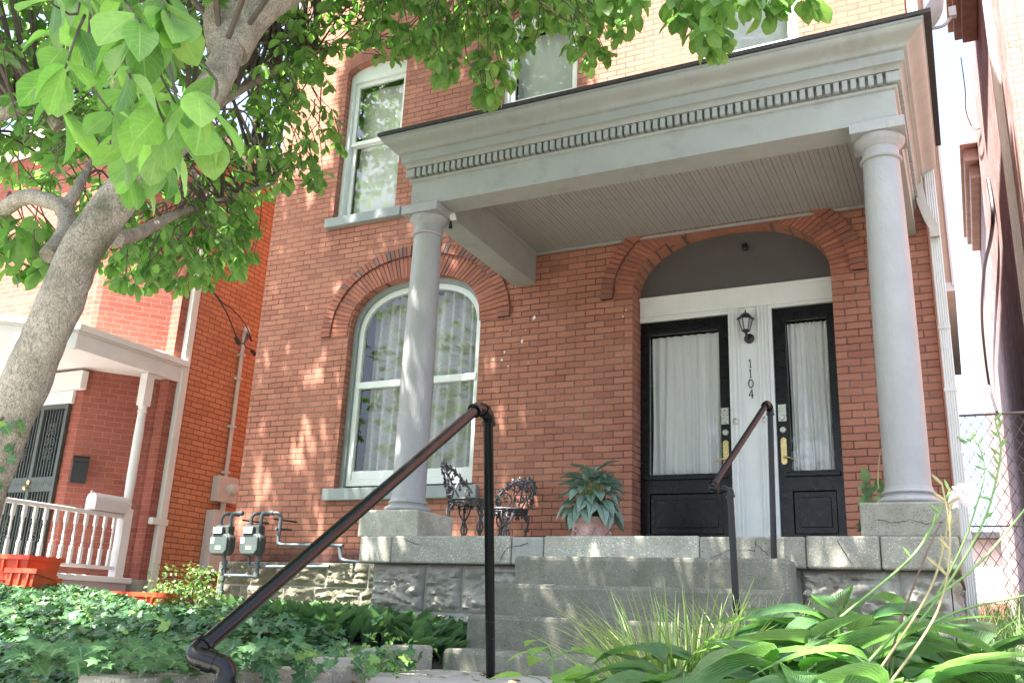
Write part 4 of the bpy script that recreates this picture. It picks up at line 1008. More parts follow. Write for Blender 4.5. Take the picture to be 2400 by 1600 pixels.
# hanging ends in front of the upper wall
twigs([(640, -40), (1010, -40), (1010, 150), (930, 170), (880, 110), (800, 150), (720, 220), (660, 120)], 100, (5.4, 6.8), .085, nodes=BR[1]+BR[7])
twigs([(980, -40), (1420, -40), (1400, 110), (1330, 120), (1250, 90), (1200, 200), (1150, 215), (1040, 190), (980, 120)], 125, (5.2, 6.6), .09, nodes=BR[1])
twigs([(1100, 190), (1180, 190), (1170, 250), (1120, 255)], 5, (5.2, 5.6), .115, nodes=BR[1])
twigs([(1340, 20), (1480, -30), (1470, 110), (1400, 160), (1340, 130)], 26, (4.8, 5.6), .095, nodes=BR[1])
twigs([(1420, -40), (1560, -40), (1520, 40), (1430, 50)], 12, (4.6, 5.2), .115, nodes=BR[9])
twigs([(1560, -40), (2000, -40), (1980, 30), (1820, 40), (1700, 50), (1640, 90), (1570, 40)], 34, (4.4, 5.1), .12, nodes=BR[9])
twigs([(1650, 80), (1720, 80), (1700, 130), (1660, 120)], 4, (4.5, 4.8), .12, nodes=BR[9])
# near spray just over the photographer
twigs([(60, -20), (500, -20), (560, 250), (600, 330), (480, 420), (330, 460), (240, 330), (120, 300)], 29, (1.6, 2.7), .115, (3, 5), hang=1.1, nodes=BR[8])
# unseen crown that shades the front of the house
def crown(cx, cy, cz, rx, ry, rz, n_, size=.125):
    for _ in range(n_):
        while True:
            q = rv(1)
            if .25 < q.length < 1: break
        tip = Vector((cx+q.x*rx, cy+q.y*ry, cz+q.z*rz))
        rosette(tip, size, random.randint(6, 9), None, .4)
def away(tip):      # outside the photograph's frame
    d = tip.dot(FW)
    if d < .3: return True
    px = 1200+FPX*tip.dot(RT)/d; py = 800-FPX*tip.dot(UP)/d
    return py < -60 or px < -80 or px > 2500
def shade(n_, sx, sy, sz, ylo, yhi, dens=None):
    """unseen leaves added high up, placed sunward of the area they must shade"""
    k = 0
    while k < n_:
        tgt = Vector((random.uniform(*sx), random.uniform(*sy), random.uniform(*sz)))
        if dens and random.random() > dens(tgt): continue
        yy = random.uniform(ylo, min(yhi, tgt.y-1.2)); q = tgt + SUN*((yy-tgt.y)/SUN.y)
        if q.z < 2.6 or not away(q): continue
        if (q.x+.15) > 0 or q.x < -12: continue
        k += 1; rosette(q, .15, random.randint(6, 8), None, .4)
        if k % 16 == 0:
            nd = min(random.sample(allb, 9), key=lambda b_: (Vector(b_)-q).length)
            tw.tube(curve_pts([nd, Vector(nd).lerp(q, .5)+Vector((0, 0, .2)), q], 3), list(np.linspace(.014, .004, 7)), 5)
shade(1350, (-8.0, -3.4), (8.35, 8.4), (.2, 5.4), 4.2, 7.0)
shade(620, (-4.5, .15), (6.0, 6.2), (.3, 4.15), 1.8, 4.6, lambda q: .5 if q.x < -3.6 else 1)
shade(1150, (-4.6, .3), (2.0, 6.0), (-.3, .4), -.9, 3.8)
shade(700, (-6.9, -3.5), (8.35, 8.4), (5.2, 7.6), 4.5, 7.0)
shade(420, (-.75, .12), (6.0, 6.5), (.6, 3.6), 1.8, 4.6)
shade(420, (-4.4, .1), (6.0, 6.2), (3.4, 4.15), 1.8, 4.6)
shade(700, (-2.4, -.9), (.7, 2.1), (.5, 1.9), -2.8, .9)
shade(260, (-4.2, -2.0), (2.0, 4.2), (-.2, 2.6), -1, 2.6)
shade(380, (-4.4, -2.1), (1.9, 3.6), (-.3, 0), -1, 1.2)
shade(1050, (-10, -2.4), (2.2, 7), (-.1, .2), .5, 4.5)
tag(tw.build('twigs', M['twig'], tree, smooth=60), kind='stuff')
leaves('crown', mag, T_MAG, M['magnolia'], tree)
# ivy climbing the trunk
iv = []
for k in range(60):
    t = random.uniform(0, 1); i = t*3.2; p = pts[int(i*6)]; r_ = rad[int(i*6)]
    a = random.uniform(-1.2, .9); side = (RT*math.sin(a)*.0 + (RT*random.uniform(-.2, 1) - FW*random.uniform(.4, 1)).normalized())
    iv.append((p+side*(r_+.012), (Vector((0, 0, 1))*random.uniform(-1, .6)+rv(.6)), side+rv(.2), random.uniform(.022, .04), random.uniform(.3, 1)))
vine = thing('ivy_vine', 'young ivy climbing the lower tree trunk', 'ivy', tuple(pts[3]))
leaves('foliage', iv, T_IVY, M['ivy'], vine)
st = MB(); st.tube([pts[i]-FW*(rad[i]+.004)+RT*rad[i]*.35*math.sin(i*.7) for i in range(0, 20)], .004, 5); st.build('stem', M['twig'], vine)

# ------------------------------------------------------------------ ground cover
L = []
def ivy_ok(x, y):
    if x > -2.42+(-.45 if y > 3.5 else 0): return False
    if y > 5.0 and x > -5.2 - .55*(y-5.0): return False        # lily bed
    if y > 4.4 and x > -3.05-(y-4.4)*2.2: return False
    return True
cnt = 0
while cnt < 11500:
    y = 2.05+ (random.random()**.8)*5.6; x = random.uniform(-10.5, -2.3)
    if x < -y*1.32-.6 or not ivy_ok(x, y): continue
    if y > 6.6 and x < -8.8: continue
    cnt += 1
    h = .04+.10*random.random()+.03*noise.noise(Vector((x*2, y*2, 4)))+.07*sst(3.8, 5.2, y)*max(0, noise.noise(Vector((x*.9, y*.9, 1))))
    L.append(((x, y, gz(x, y)+h), Vector((random.uniform(-1, 1), random.uniform(-1, 1), random.uniform(-.5, .1))), Vector((random.uniform(-.5, .7), random.uniform(-1.0, .3), .9)), random.choice((.035, .045, .055, .06, .07, .08, .09))*random.uniform(.85, 1.1), min(1, max(0, .42+.35*random.gauss(0, 1)*.75))))
for _ in range(420):
    y = random.uniform(2.0, 3.0); x = random.uniform(-2.75, -2.28)
    L.append(((x, y, -.19+random.uniform(0, .07)), Vector((random.uniform(-.3, 1), random.uniform(-1, 1), -.2)), Vector((.3, -.4, .9)), random.uniform(.03, .06), random.uniform(.1, .85)))
for _ in range(110):                                              # runners over the kerb
    y = random.uniform(2.3, 4.4); x = -2.46+random.uniform(-.05, .14) if y < 3.5 else -2.85+random.uniform(-.05, .2)
    L.append(((x, y, -.20+random.uniform(-.05, .05)), rv(1)+Vector((.5, 0, -.6)), Vector((.5, -.4, .8)), random.uniform(.035, .07), random.uniform(.3, 1)))
tag(leaves('ivy_ground_cover', L, T_IVY, M['ivy']), 'dark glossy ivy covering the sloping bed left of the path', 'ivy', kind='stuff')
L = []; cnt = 0
while cnt < 1000:
    y = random.uniform(4.95, 8.15); x = random.uniform(-7.0, -2.95)
    if y < 6.05 and x > -2.95: continue
    if x > -4.35 and y > 5.95: continue
    if x < -4.6-.85*(y-4.95) or x < -6.6: continue
    cnt += 1
    z = gz(x, y)
    for k in range(random.randint(2, 4)):
        a = random.random()*6.28; d = Vector((math.cos(a)*.55, math.sin(a)*.55, random.uniform(.55, 1.3)))
        L.append(((x+random.uniform(-.03, .03), y+random.uniform(-.03, .03), z), d, Vector((-d.x, -d.y, .5)), random.uniform(.19, .30), random.random()))
tag(leaves('lily_ground_cover', L, T_LILY, M['lily']), 'broad leaved lily of the valley massed along the stone foundation', 'ground cover', kind='stuff')
L = []
M['litter'] = leafmat('dead_leaf', (.16, .10, .05), (.36, .28, .12), (1.2, 1.1, .9), .15, .8)
for _ in range(420):
    if random.random() < .6: y = 2.1+random.random()*3.5; x = random.uniform(-y*1.3-.4, -2.5); dz = random.uniform(.05, .16)
    else: x, y, dz = random.uniform(-2.8, -.95), random.uniform(2.3, 4.8), .0
    z = gz(x, y)+dz if dz else -.270
    L.append(((x, y, z), Vector((random.uniform(-1, 1), random.uniform(-1, 1), .05)), Vector((random.uniform(-.4, .4), random.uniform(-.4, .4), 1)), random.uniform(.018, .06), random.random()))
tag(leaves('leaf_litter', L, T_MAG_S, M['litter']), 'brown and yellow fallen leaves lying on the ivy and the path', 'fallen leaves', kind='stuff')
# small light-green weeds at the path edge
L = []
for _ in range(260):
    cx, cy = random.choice(((-2.92, 4.42), (-2.85, 4.6), (-2.78, 4.2), (-2.74, 3.95)))
    L.append(((cx+random.gauss(0, .09), cy+random.gauss(0, .14), -.27+abs(random.gauss(0, .09))), rv(1), Vector((0, -.4, 1))+rv(.4), random.uniform(.022, .04), random.uniform(.3, 1)))
tag(leaves('clover_weeds', L, T_MAG_S, M['weed']), 'pale green small leaved weeds at the foot of the lowest step', 'weeds', kind='stuff')

# hostas
def hosta(loc, label, n_, size, seed, group='hostas in the bed right of the path'):
    rs = random.Random(seed)
    t = thing('hosta', label, 'hosta', loc, group)
    L = []; stk = MB()
    n_ = int(n_*1.5)
    for k in range(n_):
        a = 2*math.pi*k*.382+rs.uniform(-.3, .3); u = k/n_; el = 1.5-1.15*u
        out = Vector((math.cos(a), math.sin(a), 0)); hgt = size*(.62+.5*(1-u))*rs.uniform(.8, 1.15)
        b0 = Vector(loc)+out*.02; b1 = Vector(loc)+out*size*(.14+.42*u)+Vector((0, 0, hgt))
        stk.tube(curve_pts([b0, b0.lerp(b1, .5)+Vector((0, 0, size*.12)), b1], 4), list(np.linspace(.008, .005, 9)), 6)
        ax_ = out*math.cos(el*.55)+Vector((0, 0, math.sin(el*.55)))
        L.append((b1, ax_+Vector((rs.uniform(-.2, .2), rs.uniform(-.2, .2), -.1)), Vector((0, 0, 1))-out*.2+Vector((rs.uniform(-.35, .35), rs.uniform(-.35, .35), 0)), size*rs.uniform(.62, 1.12), rs.random()))
    leaves('foliage', L, T_HOSTA, M['hosta'], t); stk.build('stem', M['stalk'], t, smooth=60)
    return t
HP = [(-.46, 2.62, 'hosta at the bottom centre with broad drooping leaves, nearest the weeds', 20, .30), (-.20, 2.5, 'large hosta at the bottom edge under the white flower stalk', 20, .30), (.10, 2.75, 'hosta in the bottom right corner of the bed', 18, .30),
      (-.80, 3.25, 'hosta beside the striped grass, before the lower rail post', 16, .25), (-.42, 3.5, 'upright hosta before the rough foundation stones', 22, .36), (-.05, 3.45, 'hosta behind the corner one, toward the alley', 16, .28), (-.62, 4.2, 'small hosta at the foot of the porch foundation', 14, .24), (-.30, 2.95, 'hosta in the middle of the bed with tall arching leaves', 22, .32), (-.80, 2.72, 'hosta at the bottom edge, lowest of the bed, touching the striped grass', 16, .25)]
for i, (x, y, lab, n_, s_) in enumerate(HP): hosta((x, y, gz(x, y)+.03), lab, n_+7, s_*.98, 40+i)
def stalk(name, label, pix, dep, m_, r0=.0055, r1=.003, flowers=(), buds=True, petal=True):
    r0 *= .85; r1 *= .85
    P_ = [PD(x, y, dep+(.05*i)) for i, (x, y) in enumerate(pix)]
    t = thing(name, label, 'flower stalk', tuple(P_[0]), 'hosta flower stalks')
    c_ = curve_pts(P_, 8)
    s_ = MB().tube(c_, list(np.linspace(r0, r1, len(c_))), 7)
    if buds:
        for p in c_[len(c_)//2::3]:
            d = (Vector((random.uniform(-1, 1), 0, random.uniform(.2, 1)))).normalized(); s_.tube([p, p+d*.018, p+d*.034], [.003, .005, .001], 5)
    s_.build('stem', m_, t, smooth=60)
    for (x, y, s2, dx, dy) in flowers:
        p = PD(x, y, dep+.15); d = (RT*dx-UP*dy).normalized(); q = d.cross(FW).normalized(); LL = []
        for k in range(6):
            a = 2*math.pi*k/6; side = q*math.cos(a)+d.cross(q)*math.sin(a)
            LL.append((p+side*.003, d+side*.16, -side, s2*.55, random.random()))
        leaves('flower', LL, T_MAG_S, M['petal'], t)
    return t
stalk('flower_stalk', 'tall green hosta stalk ending in white trumpet flowers beside the plinth', [(1845, 1551), (1982, 1436), (2135, 1306), (2197, 1210), (2227, 1145)], 2.35, M['stalk'], flowers=((2232, 1150, .085, .1, 1), (2238, 1155, .09, .9, .55), (2245, 1135, .10, .95, .45), (2232, 1140, .05, .5, .3)))
stalk('flower_stalk', 'green hosta stalk reaching out of the picture at the right', [(2000, 1590), (2135, 1444), (2227, 1375), (2308, 1306), (2420, 1170)], 2.2, M['stalk'], buds=False)
stalk('flower_stalk', 'green hosta stalk curving up before the wire fence', [(2030, 1600), (2160, 1450), (2240, 1340), (2308, 1215), (2340, 1100), (2345, 1040), (2332, 985)], 2.5, M['stalk'])
stalk('flower_stalk', 'thin hosta stalk bearing drooping lilac buds before the wire fence', [(2150, 1480), (2250, 1290), (2296, 1160), (2308, 1100), (2296, 1050), (2278, 1028), (2262, 1040)], 2.7, M['stalk'], .004, .002, flowers=((2296, 1040, .06, .7, .75), (2280, 1030, .055, .1, 1), (2265, 1040, .055, -.2, 1)))
stalk('flower_stalk', 'dried yellow hosta stalk leaning over the leaves', [(2086, 1600), (2197, 1432), (2227, 1268), (2208, 1134)], 2.1, M['drystalk'], .004, .0025)
stalk('flower_stalk', 'second dried yellow hosta stalk, lower and close beside the first', [(2040, 1600), (2170, 1400), (2214, 1270), (2222, 1180)], 2.15, M['drystalk'], .004, .0025)
stalk('flower_stalk', 'dark brown dead hosta stalk leaning right', [(2080, 1560), (2120, 1430), (2174, 1290), (2205, 1225)], 2.25, M['brownstalk'], .004, .002, buds=False)
stalk('flower_stalk', 'low green hosta stalk lying almost flat toward the alley', [(2150, 1480), (2250, 1430), (2400, 1395), (2480, 1370)], 2.3, M['stalk'], .004, .003, buds=False)
# striped sedge clump
def blades(name, label, cat, loc, n_, hgt, m_, wd, spreadr, lean, kind=None, seed=1, box_=None):
    rs = random.Random(seed); V = []; F = []; UVs = []; T = []
    for k in range(n_):
        a = rs.random()*6.283; r_ = rs.random()**.5*spreadr
        if box_: bx, by = rs.uniform(*box_[0]), rs.uniform(*box_[1]); p = Vector((bx, by, gz(bx, by)))
        else: p = Vector(loc)+Vector((math.cos(a)*r_, math.sin(a)*r_, 0))
        a += rs.uniform(-.6, .6); h_ = hgt*rs.uniform(.5, 1.1); out = Vector((math.cos(a), math.sin(a), 0)); ln = lean*rs.uniform(.2, 1.25); q = Vector((-out.y, out.x, 0)); q = (q+out*rs.uniform(-.7, .7)).normalized()
        t_ = rs.random(); n0 = len(V)
        for i in range(7):
            u = i/6; c_ = p+out*h_*ln*(u**1.7)+Vector((0, 0, h_*(u-.32*ln*u**3))); w_ = wd*(1-u**2.2)*(.6+.4*min(1, u*5))+.0004
            V += [c_-q*w_, c_+out*w_*.3, c_+q*w_]; UVs += [(-1, u), (0, u), (1, u)]; T += [t_]*3
        for i in range(6):
            for j in range(2): F.append((n0+i*3+j, n0+i*3+j+1, n0+i*3+j+4, n0+i*3+j+3))
    me = bpy.data.meshes.new(name); me.from_pydata([tuple(v) for v in V], [], F); me.polygons.foreach_set('use_smooth', [True]*len(F))
    ul = me.uv_layers.new(name='UVMap'); ul.data.foreach_set('uv', [c_ for l in me.loops for c_ in UVs[l.vertex_index]])
    me.attributes.new('tint', 'FLOAT', 'POINT').data.foreach_set('value', T)
    return tag(link(name, me, m_), label, cat, None, kind)
sp1 = Vector((-.99, 3.45, gz(-.9, 3.45)-.02))
blades('striped_grass', 'clump of yellow striped ornamental grass before the steps', 'grass clump', sp1, 400, .62, M['sedge'], .0066, .21, .8, seed=3)
blades('striped_grass', 'smaller tuft of striped grass at the foot of the steps, behind the big clump', 'grass clump', (-.93, 4.3, gz(-.9, 4.3)), 160, .58, M['sedge'], .0055, .18, .85, seed=5)
blades('alley_grass', 'wispy tall grass filling the narrow alley under the fence', 'grass', None, 2600, .34, M['wisp'], .0022, 1, .8, kind='stuff', seed=8, box_=((-.08, 1.3), (4.2, 9.2)))
# broad leaved weeds at the bottom
def weed(label, loc, n_, size, hgt, seed):
    rs = random.Random(seed); t = thing('broadleaf_weed', label, 'weed', loc, 'broad leaved weeds beside the path'); L = []; s_ = MB()
    p0 = Vector(loc); p1 = p0+Vector((rs.uniform(-.05, .05), 0, hgt)); s_.tube([p0, p0.lerp(p1, .5)+Vector((.01, 0, 0)), p1], [.005, .004, .003], 6)
    for k in range(n_):
        a = k*2.4+rs.random()*.6; u = rs.uniform(.35, 1); q = p0.lerp(p1, u); d = Vector((math.cos(a), math.sin(a), .35)); e_ = q+d*size*rs.uniform(.4, .8)
        s_.tube([q, q.lerp(e_, .5)+Vector((0, 0, .01)), e_], .002, 5)
        L.append((e_, Vector((d.x, d.y, rs.uniform(-.35, .1))), Vector((rs.uniform(-.3, .3), rs.uniform(-.6, .1), 1)), size*rs.uniform(.7, 1.15), rs.random()))
    leaves('foliage', L, T_WEED, M['weed'], t); s_.build('stem', M['stalk'], t)
weed('bright green toothed leaf weed reaching left over the lowest step', (-1.22, 2.85, -.40), 11, .13, .32, 3)
weed('bright green toothed leaf weed at the bottom edge before the striped grass', (-1.0, 2.72, -.42), 12, .12, .30, 6)
weed('small toothed leaf weed tucked among the hosta leaves', (-.78, 2.75, -.42), 9, .11, .30, 9)
# little leafy maple shrub and its neighbours
sh = thing('maple_shrub', 'small lacy leaved shrub beside the orange brick wall', 'shrub', (-7.6, 7.0, .0))
sp0 = PY(452, 1440, 7.0); stm = MB(); L = []
for k in range(26):
    e_ = PY(random.uniform(370, 515), random.uniform(1330, 1425), random.uniform(6.7, 7.3))
    mid = sp0.lerp(e_, .5)+rv(.06); stm.tube(curve_pts([sp0-Vector((0, 0, .1)), mid, e_], 4), list(np.linspace(.010, .003, 9)), 5)
    for j in range(46):
        q = e_+Vector((random.gauss(0, .075), random.gauss(0, .075), random.gauss(0, .032)))
        L.append((q, rv(1)+Vector((0, 0, -.3)), Vector((0, -.3, 1))+rv(.5), random.uniform(.022, .045), random.random()))
leaves('foliage', L, T_MAPLE, M['maple'], sh); stm.build('stem', M['twig'], sh)

# ------------------------------------------------------------------ pots on the porch
pc = Vector((-2.84, 7.25, FLOOR))
pot = thing('potted_plant', 'silver striped leafy plant in a pink terracotta urn beside the left door', 'potted plant', tuple(pc))
pt_ = MB().lathe([(.10, 0), (.115, .01), (.135, .08), (.158, .17), (.168, .215), (.172, .22), (.185, .225), (.188, .245), (.183, .265), (.165, .268), (.155, .24)], tuple(pc), 36)
pt_.build('pot', M['terra'], pot, smooth=40)
orn = MB()
for k in range(40):
    a = 2*math.pi*k/40; orn.box(-.008, .008, -.004, .004, -.01, .01, Matrix.Translation(pc+Vector((.187*math.cos(a), .187*math.sin(a), .245))) @ Matrix.Rotation(a+math.pi/2, 4, 'Z'))
orn.build('rim_ornament', M['terra'], pot); orn = MB()
for s0 in range(6):
    for k in range(14):
        u = k/13; a = (s0+u)*2*math.pi/6; z = .165-.075*math.sin(math.pi*u); rr = .115+.055*z/.2+.012
        c_ = pc+Vector((rr*math.cos(a), rr*math.sin(a), z)); orn.lathe([(.002, -.011), (.010, -.005), (.012, 0), (.010, .006), (.002, .011)], tuple(c_), 7)
orn.build('ornament', M['terra'], pot, smooth=50)
MB().lathe([(.16, .235), (.02, .24)], tuple(pc), 24).build('soil', M['soil'], pot)
L = []; stm = MB(); rs = random.Random(12)
for k in range(86):
    a = k*2.399; u = k/85; out = Vector((math.cos(a), math.sin(a), 0)); z = .33+.34*(1-u)*rs.uniform(.7, 1.15)
    r_ = .03+.14*u**.7*rs.uniform(.8, 1.2); p = pc+out*r_+Vector((0, 0, z)); el = 1.0-1.75*u**.8
    stm.tube([pc+out*.03+Vector((0, 0, .22)), pc+out*r_*.7+Vector((0, 0, z*.7)), p], [.006, .005, .004], 5)
    L.append((p, out*math.cos(el)+Vector((0, 0, math.sin(el))), Vector((0, 0, math.cos(el)))-out*math.sin(el)+Vector((rs.uniform(-.4, .4), rs.uniform(-.4, .4), 0)), rs.uniform(.15, .21), rs.random()))
leaves('foliage', L, T_AGL, M['aglao'], pot); stm.build('stem', M['stalk'], pot)
vp = thing('trailing_plant', 'green trailing plant behind the plinth of the right column', 'plant', (-.72, 6.75, FLOOR)); L = []; stm = MB(); rs = random.Random(2)
for k in range(26):
    p = PY(rs.uniform(2032, 2075), rs.uniform(1110, 1235), rs.uniform(6.7, 6.95)); L.append((p, Vector((rs.uniform(-1, .4), rs.uniform(-.5, .3), rs.uniform(-.8, .5))), Vector((-.2, -1, .5)), rs.uniform(.07, .12), rs.random()))
for k in range(14):
    p = PY(rs.uniform(2025, 2062), rs.uniform(1225, 1250), rs.uniform(6.65, 6.8)); L.append((p, Vector((rs.uniform(-1, .4), -.3, rs.uniform(-.3, .5))), Vector((0, -1, .6)), rs.uniform(.04, .07), .0))
leaves('foliage', L, T_WEED, M['lily'], vp)
stm.tube(curve_pts([(-.70, 6.8, FLOOR), PY(2062, 1200, 6.8), PY(2058, 1130, 6.8), PY(2062, 1060, 6.8)], 5), .004, 5); stm.build('stem', M['drystalk'], vp)

# ------------------------------------------------------------------ gas meters and electric meter
def gas_meter(x, label, y=8.06):
    t = thing('gas_meter', label, 'gas meter', (x, y, .58), 'gas meters against the brick wall')
    out = [(-.135, .20), (-.135, .05), (-.10, .0), (.10, .0), (.135, .05), (.135, .20), (.10, .24), (.10, .33), (-.10, .33), (-.10, .24)]
    MB().prism([(u+x, v+.575) for u, v in out], y-.055, y+.055, lambda u, v, w_: (u, w_, v)).build('body', M['grey_metal'], t, bevel=.018, seg=3)
    MB().prism([(u*.93+x, v*.93+.583) for u, v in out[:7]+[out[9]]], y-.085, y-.056, lambda u, v, w_: (u, w_, v)).build('cover', M['grey_metal'], t, bevel=.016, seg=3)
    ix = MB().box(x-.085, x+.055, y-.10, y-.056, .80, .885); ix.build('index_box', M['grey_metal'], t, bevel=.008)
    pl = MB().box(x-.075, x+.045, y-.103, y-.1005, .812, .876); pl.build('dial', M['dial'], t)
    dm = MB()
    for i in range(4): dm.lathe([(.009, 0), (.009, .001)], (x-.055+.026*i, y-.1035, .853), 10, Matrix.Rotation(R(90), 3, 'X'))
    dm.build('pointer', M['gap'], t)
    box('sticker', x-.11, x-.06, y-.0875, y-.0855, .70, .765, M['label_w'], t); box('sticker', x-.03, x+.05, y-.0875, y-.0855, .635, .675, M['label_g'], t)
    MB().tube(curve_pts([(x-.07, y, .90), (x-.07, y, .985), (x-.055, y+.02, 1.03), (x-.02, y+.06, 1.045), (x+.0, y+.2, 1.045)], 5), .02, 12).tube([(x-.07, y, .895), (x-.07, y, .925)], .028, 12).build('inlet_pipe', M['pipe_grey'], t, smooth=50)
    MB().tube(curve_pts([(x+.07, y, .90), (x+.07, y, .985), (x+.085, y, 1.03), (x+.12, y, 1.045), (x+.23, y+.01, 1.04)], 5), .021, 12).tube([(x+.07, y, .895), (x+.07, y, .925)], .028, 12).tube([(x+.19, y+.006, 1.042), (x+.225, y+.008, 1.041)], .027, 12).build('outlet_pipe', M['pipe_grey'], t, smooth=50)
    return t
gas_meter(-7.60, 'grey gas meter farther left, beside the corner of the house')
gas_meter(-7.16, 'grey gas meter with tall outlet elbow, the one farther right')
gp = thing('gas_pipe', 'grey painted gas pipework running from the meters along the foundation', 'gas pipe', (-7.0, 8.15, .3))
g = MB()
g.tube(curve_pts([(-6.93, 8.07, 1.04), (-6.87, 8.08, 1.035), (-6.85, 8.1, 1.0), (-6.85, 8.1, .9), (-6.85, 8.1, .76), (-6.84, 8.1, .715), (-6.79, 8.11, .70), (-6.6, 8.15, .70)], 5), .02, 10)
g.tube([(-6.6, 8.15, .70), (-6.05, 8.2, .70)], .02, 10); g.tube([(-6.5, 8.16, .70), (-6.3, 8.18, .70)], .025, 10)
g.tube(curve_pts([(-7.58, 8.08, .57), (-7.56, 8.08, .48), (-7.56, 8.08, .40), (-7.56, 8.08, -.1)], 5), .021, 10)
for z in (.50, .40, .33, .18, .10): g.tube([(-7.56, 8.08, z-.025), (-7.56, 8.08, z+.025)], .032, 10)
g.tube([(-7.56, 8.08, .36), (-7.10, 8.1, .36)], .02, 10); g.tube([(-7.09, 8.1, .35), (-7.09, 8.08, .56)], .021, 10)
for z in (.37, .46, .53): g.tube([(-7.09, 8.09, z-.02), (-7.09, 8.09, z+.02)], .033, 10)
g.tube([(-7.22, 8.08, .57), (-7.22, 8.1, .47), (-7.17, 8.1, .46), (-6.55, 8.15, .47)], .018, 10); g.tube([(-6.56, 8.15, .47), (-6.2, 8.2, .48)], .018, 10)
g.tube(curve_pts([(-6.1, 8.2, .7), (-6.07, 8.2, .6), (-6.05, 8.2, .56), (-5.98, 8.22, .54), (-5.93, 8.4, .54)], 5), .02, 10)
for a in ((-7.56, 8.03, .43), (-6.86, 8.05, .87)): g.tube([a, (a[0], a[1]+.12, a[2])], .014, 8)
g.build('pipe', M['pipe_grey'], gp, smooth=50)
MB().tube([(-7.40, 8.1, .97), (-7.18, 8.3, .955)], .01, 8).tube([(-6.95, 8.1, .98), (-6.78, 8.3, .965)], .01, 8).tube([(-6.85, 8.1, .87), (-6.76, 8.2, .868)], .012, 8).build('bracket', M['blackiron'], gp)
XN = -9.3
em = thing('electric_meter', 'pale grey electric meter box with round dial on the orange brick wall', 'electric meter', (XN, 9.7, 1.4))
MB().box(XN+.002, XN+.13, 9.5, 9.88, 1.40, 1.75).build('box', M['galv'], em, bevel=.006)
MB().lathe([(.085, 0), (.085, .02), (.075, .025), (.072, .08), (.05, .095), (.0, .095)], (XN+.13, 9.74, 1.585), 24, Matrix.Rotation(R(90), 3, 'Y'), cap=False).build('dial', M['dial'], em, smooth=40)
MB().tube([(XN+.06, 9.68, 1.752), (XN+.06, 9.68, 3.78)], .028, 12).build('conduit', M['galv'], em, smooth=50)
sr = MB()
for z in (1.8, 2.45, 3.15, 3.5): sr.box(XN+.002, XN+.095, 9.64, 9.72, z, z+.035)
sr.build('strap', M['galv'], em)
MB().tube(curve_pts([(XN+.06, 9.68, 3.76), (XN+.08, 9.66, 3.86), (XN+.16, 9.60, 3.87), (XN+.22, 9.56, 3.80)], 4), [.03]*6+[.045]*7, 12).build('weatherhead', M['galv'], em, smooth=50)
lwb = thing('meter_cabinet', 'tall pale cabinet below the electric meter, behind the shrub', 'cabinet', (XN, 9.7, .4))
MB().box(XN+.002, XN+.17, 9.46, 9.9, .46, 1.28).build('body', M['galv'], lwb, bevel=.006)
MB().tube([(XN+.06, 9.7, 1.28), (XN+.06, 9.7, 1.40)], .04, 12).build('conduit', M['galv'], lwb)
cb_ = thing('service_cable', 'dark service cables drooping from the weatherhead under the leaves', 'cable', (XN+.2, 9.55, 3.8))
wh = Vector((XN+.22, 9.56, 3.80)); c_ = MB()
c_.tube(curve_pts([wh, wh+Vector((.05, -.05, -.13)), PX(560, 800, XN+.35), PX(530, 730, XN+.4), PX(497, 680, XN+.5), PX(440, 600, XN+.9)], 6), .010, 6)
c_.tube(curve_pts([wh, PX(590, 800, XN+.25), PX(575, 760, XN+.3), PX(545, 725, XN+.4), PX(525, 712, XN+.4), PX(497, 680, XN+.5)], 6), .008, 6)
c_.tube(curve_pts([wh, wh+Vector((.03, -.05, -.2)), PX(597, 822, XN+.2)], 6), .008, 6); c_.build('wire', M['cable'], cb_)
MB().tube([PX(552, 790, XN+.35), PX(561, 806, XN+.35)], .032, 10).tube([PX(590, 822, XN+.2), PX(598, 830, XN+.2)], .028, 10).build('splice', M['cable'], cb_)

# ------------------------------------------------------------------ neighbour on the left
nb = thing('neighbour_house', 'orange red brick house with white railed porch, behind the leaning tree', 'house', (-11, 9, 0))
BX, BY = -9.97, 7.75; CX, CY = -9.42, 8.50
MB().box(-14, XN, 8.68, 20, -.2, 6.3).build('wall', M['brick_far'], nb)
bay = MB(); foot = [(-14, BY), (BX-.10, BY), (BX-.03, BY+.03), (BX+.02, BY+.09), (CX, CY), (CX, 8.678), (-14, 8.678)]
bay.prism(foot, .3, 6.298, lambda u, v, w_: (u, v, w_)); bay.build('bay', M['brick_bay'], nb)
box('pilaster', CX+.002, XN+.04, 8.45, 8.72, .30, 3.02, M['brick_bay'], nb); box('pilaster', CX+.002, XN+.04, 8.45, 8.72, 3.10, 6.29, M['brick_bay'], nb)
box('foundation', CX-.1, XN+.07, 8.42, 8.74, -.2, .298, M['stone'], nb, bevel=.01)
MB().box(XN-.2, XN+.05, 8.742, 14, -.3, .22).build('foundation', M['stone'], nb)
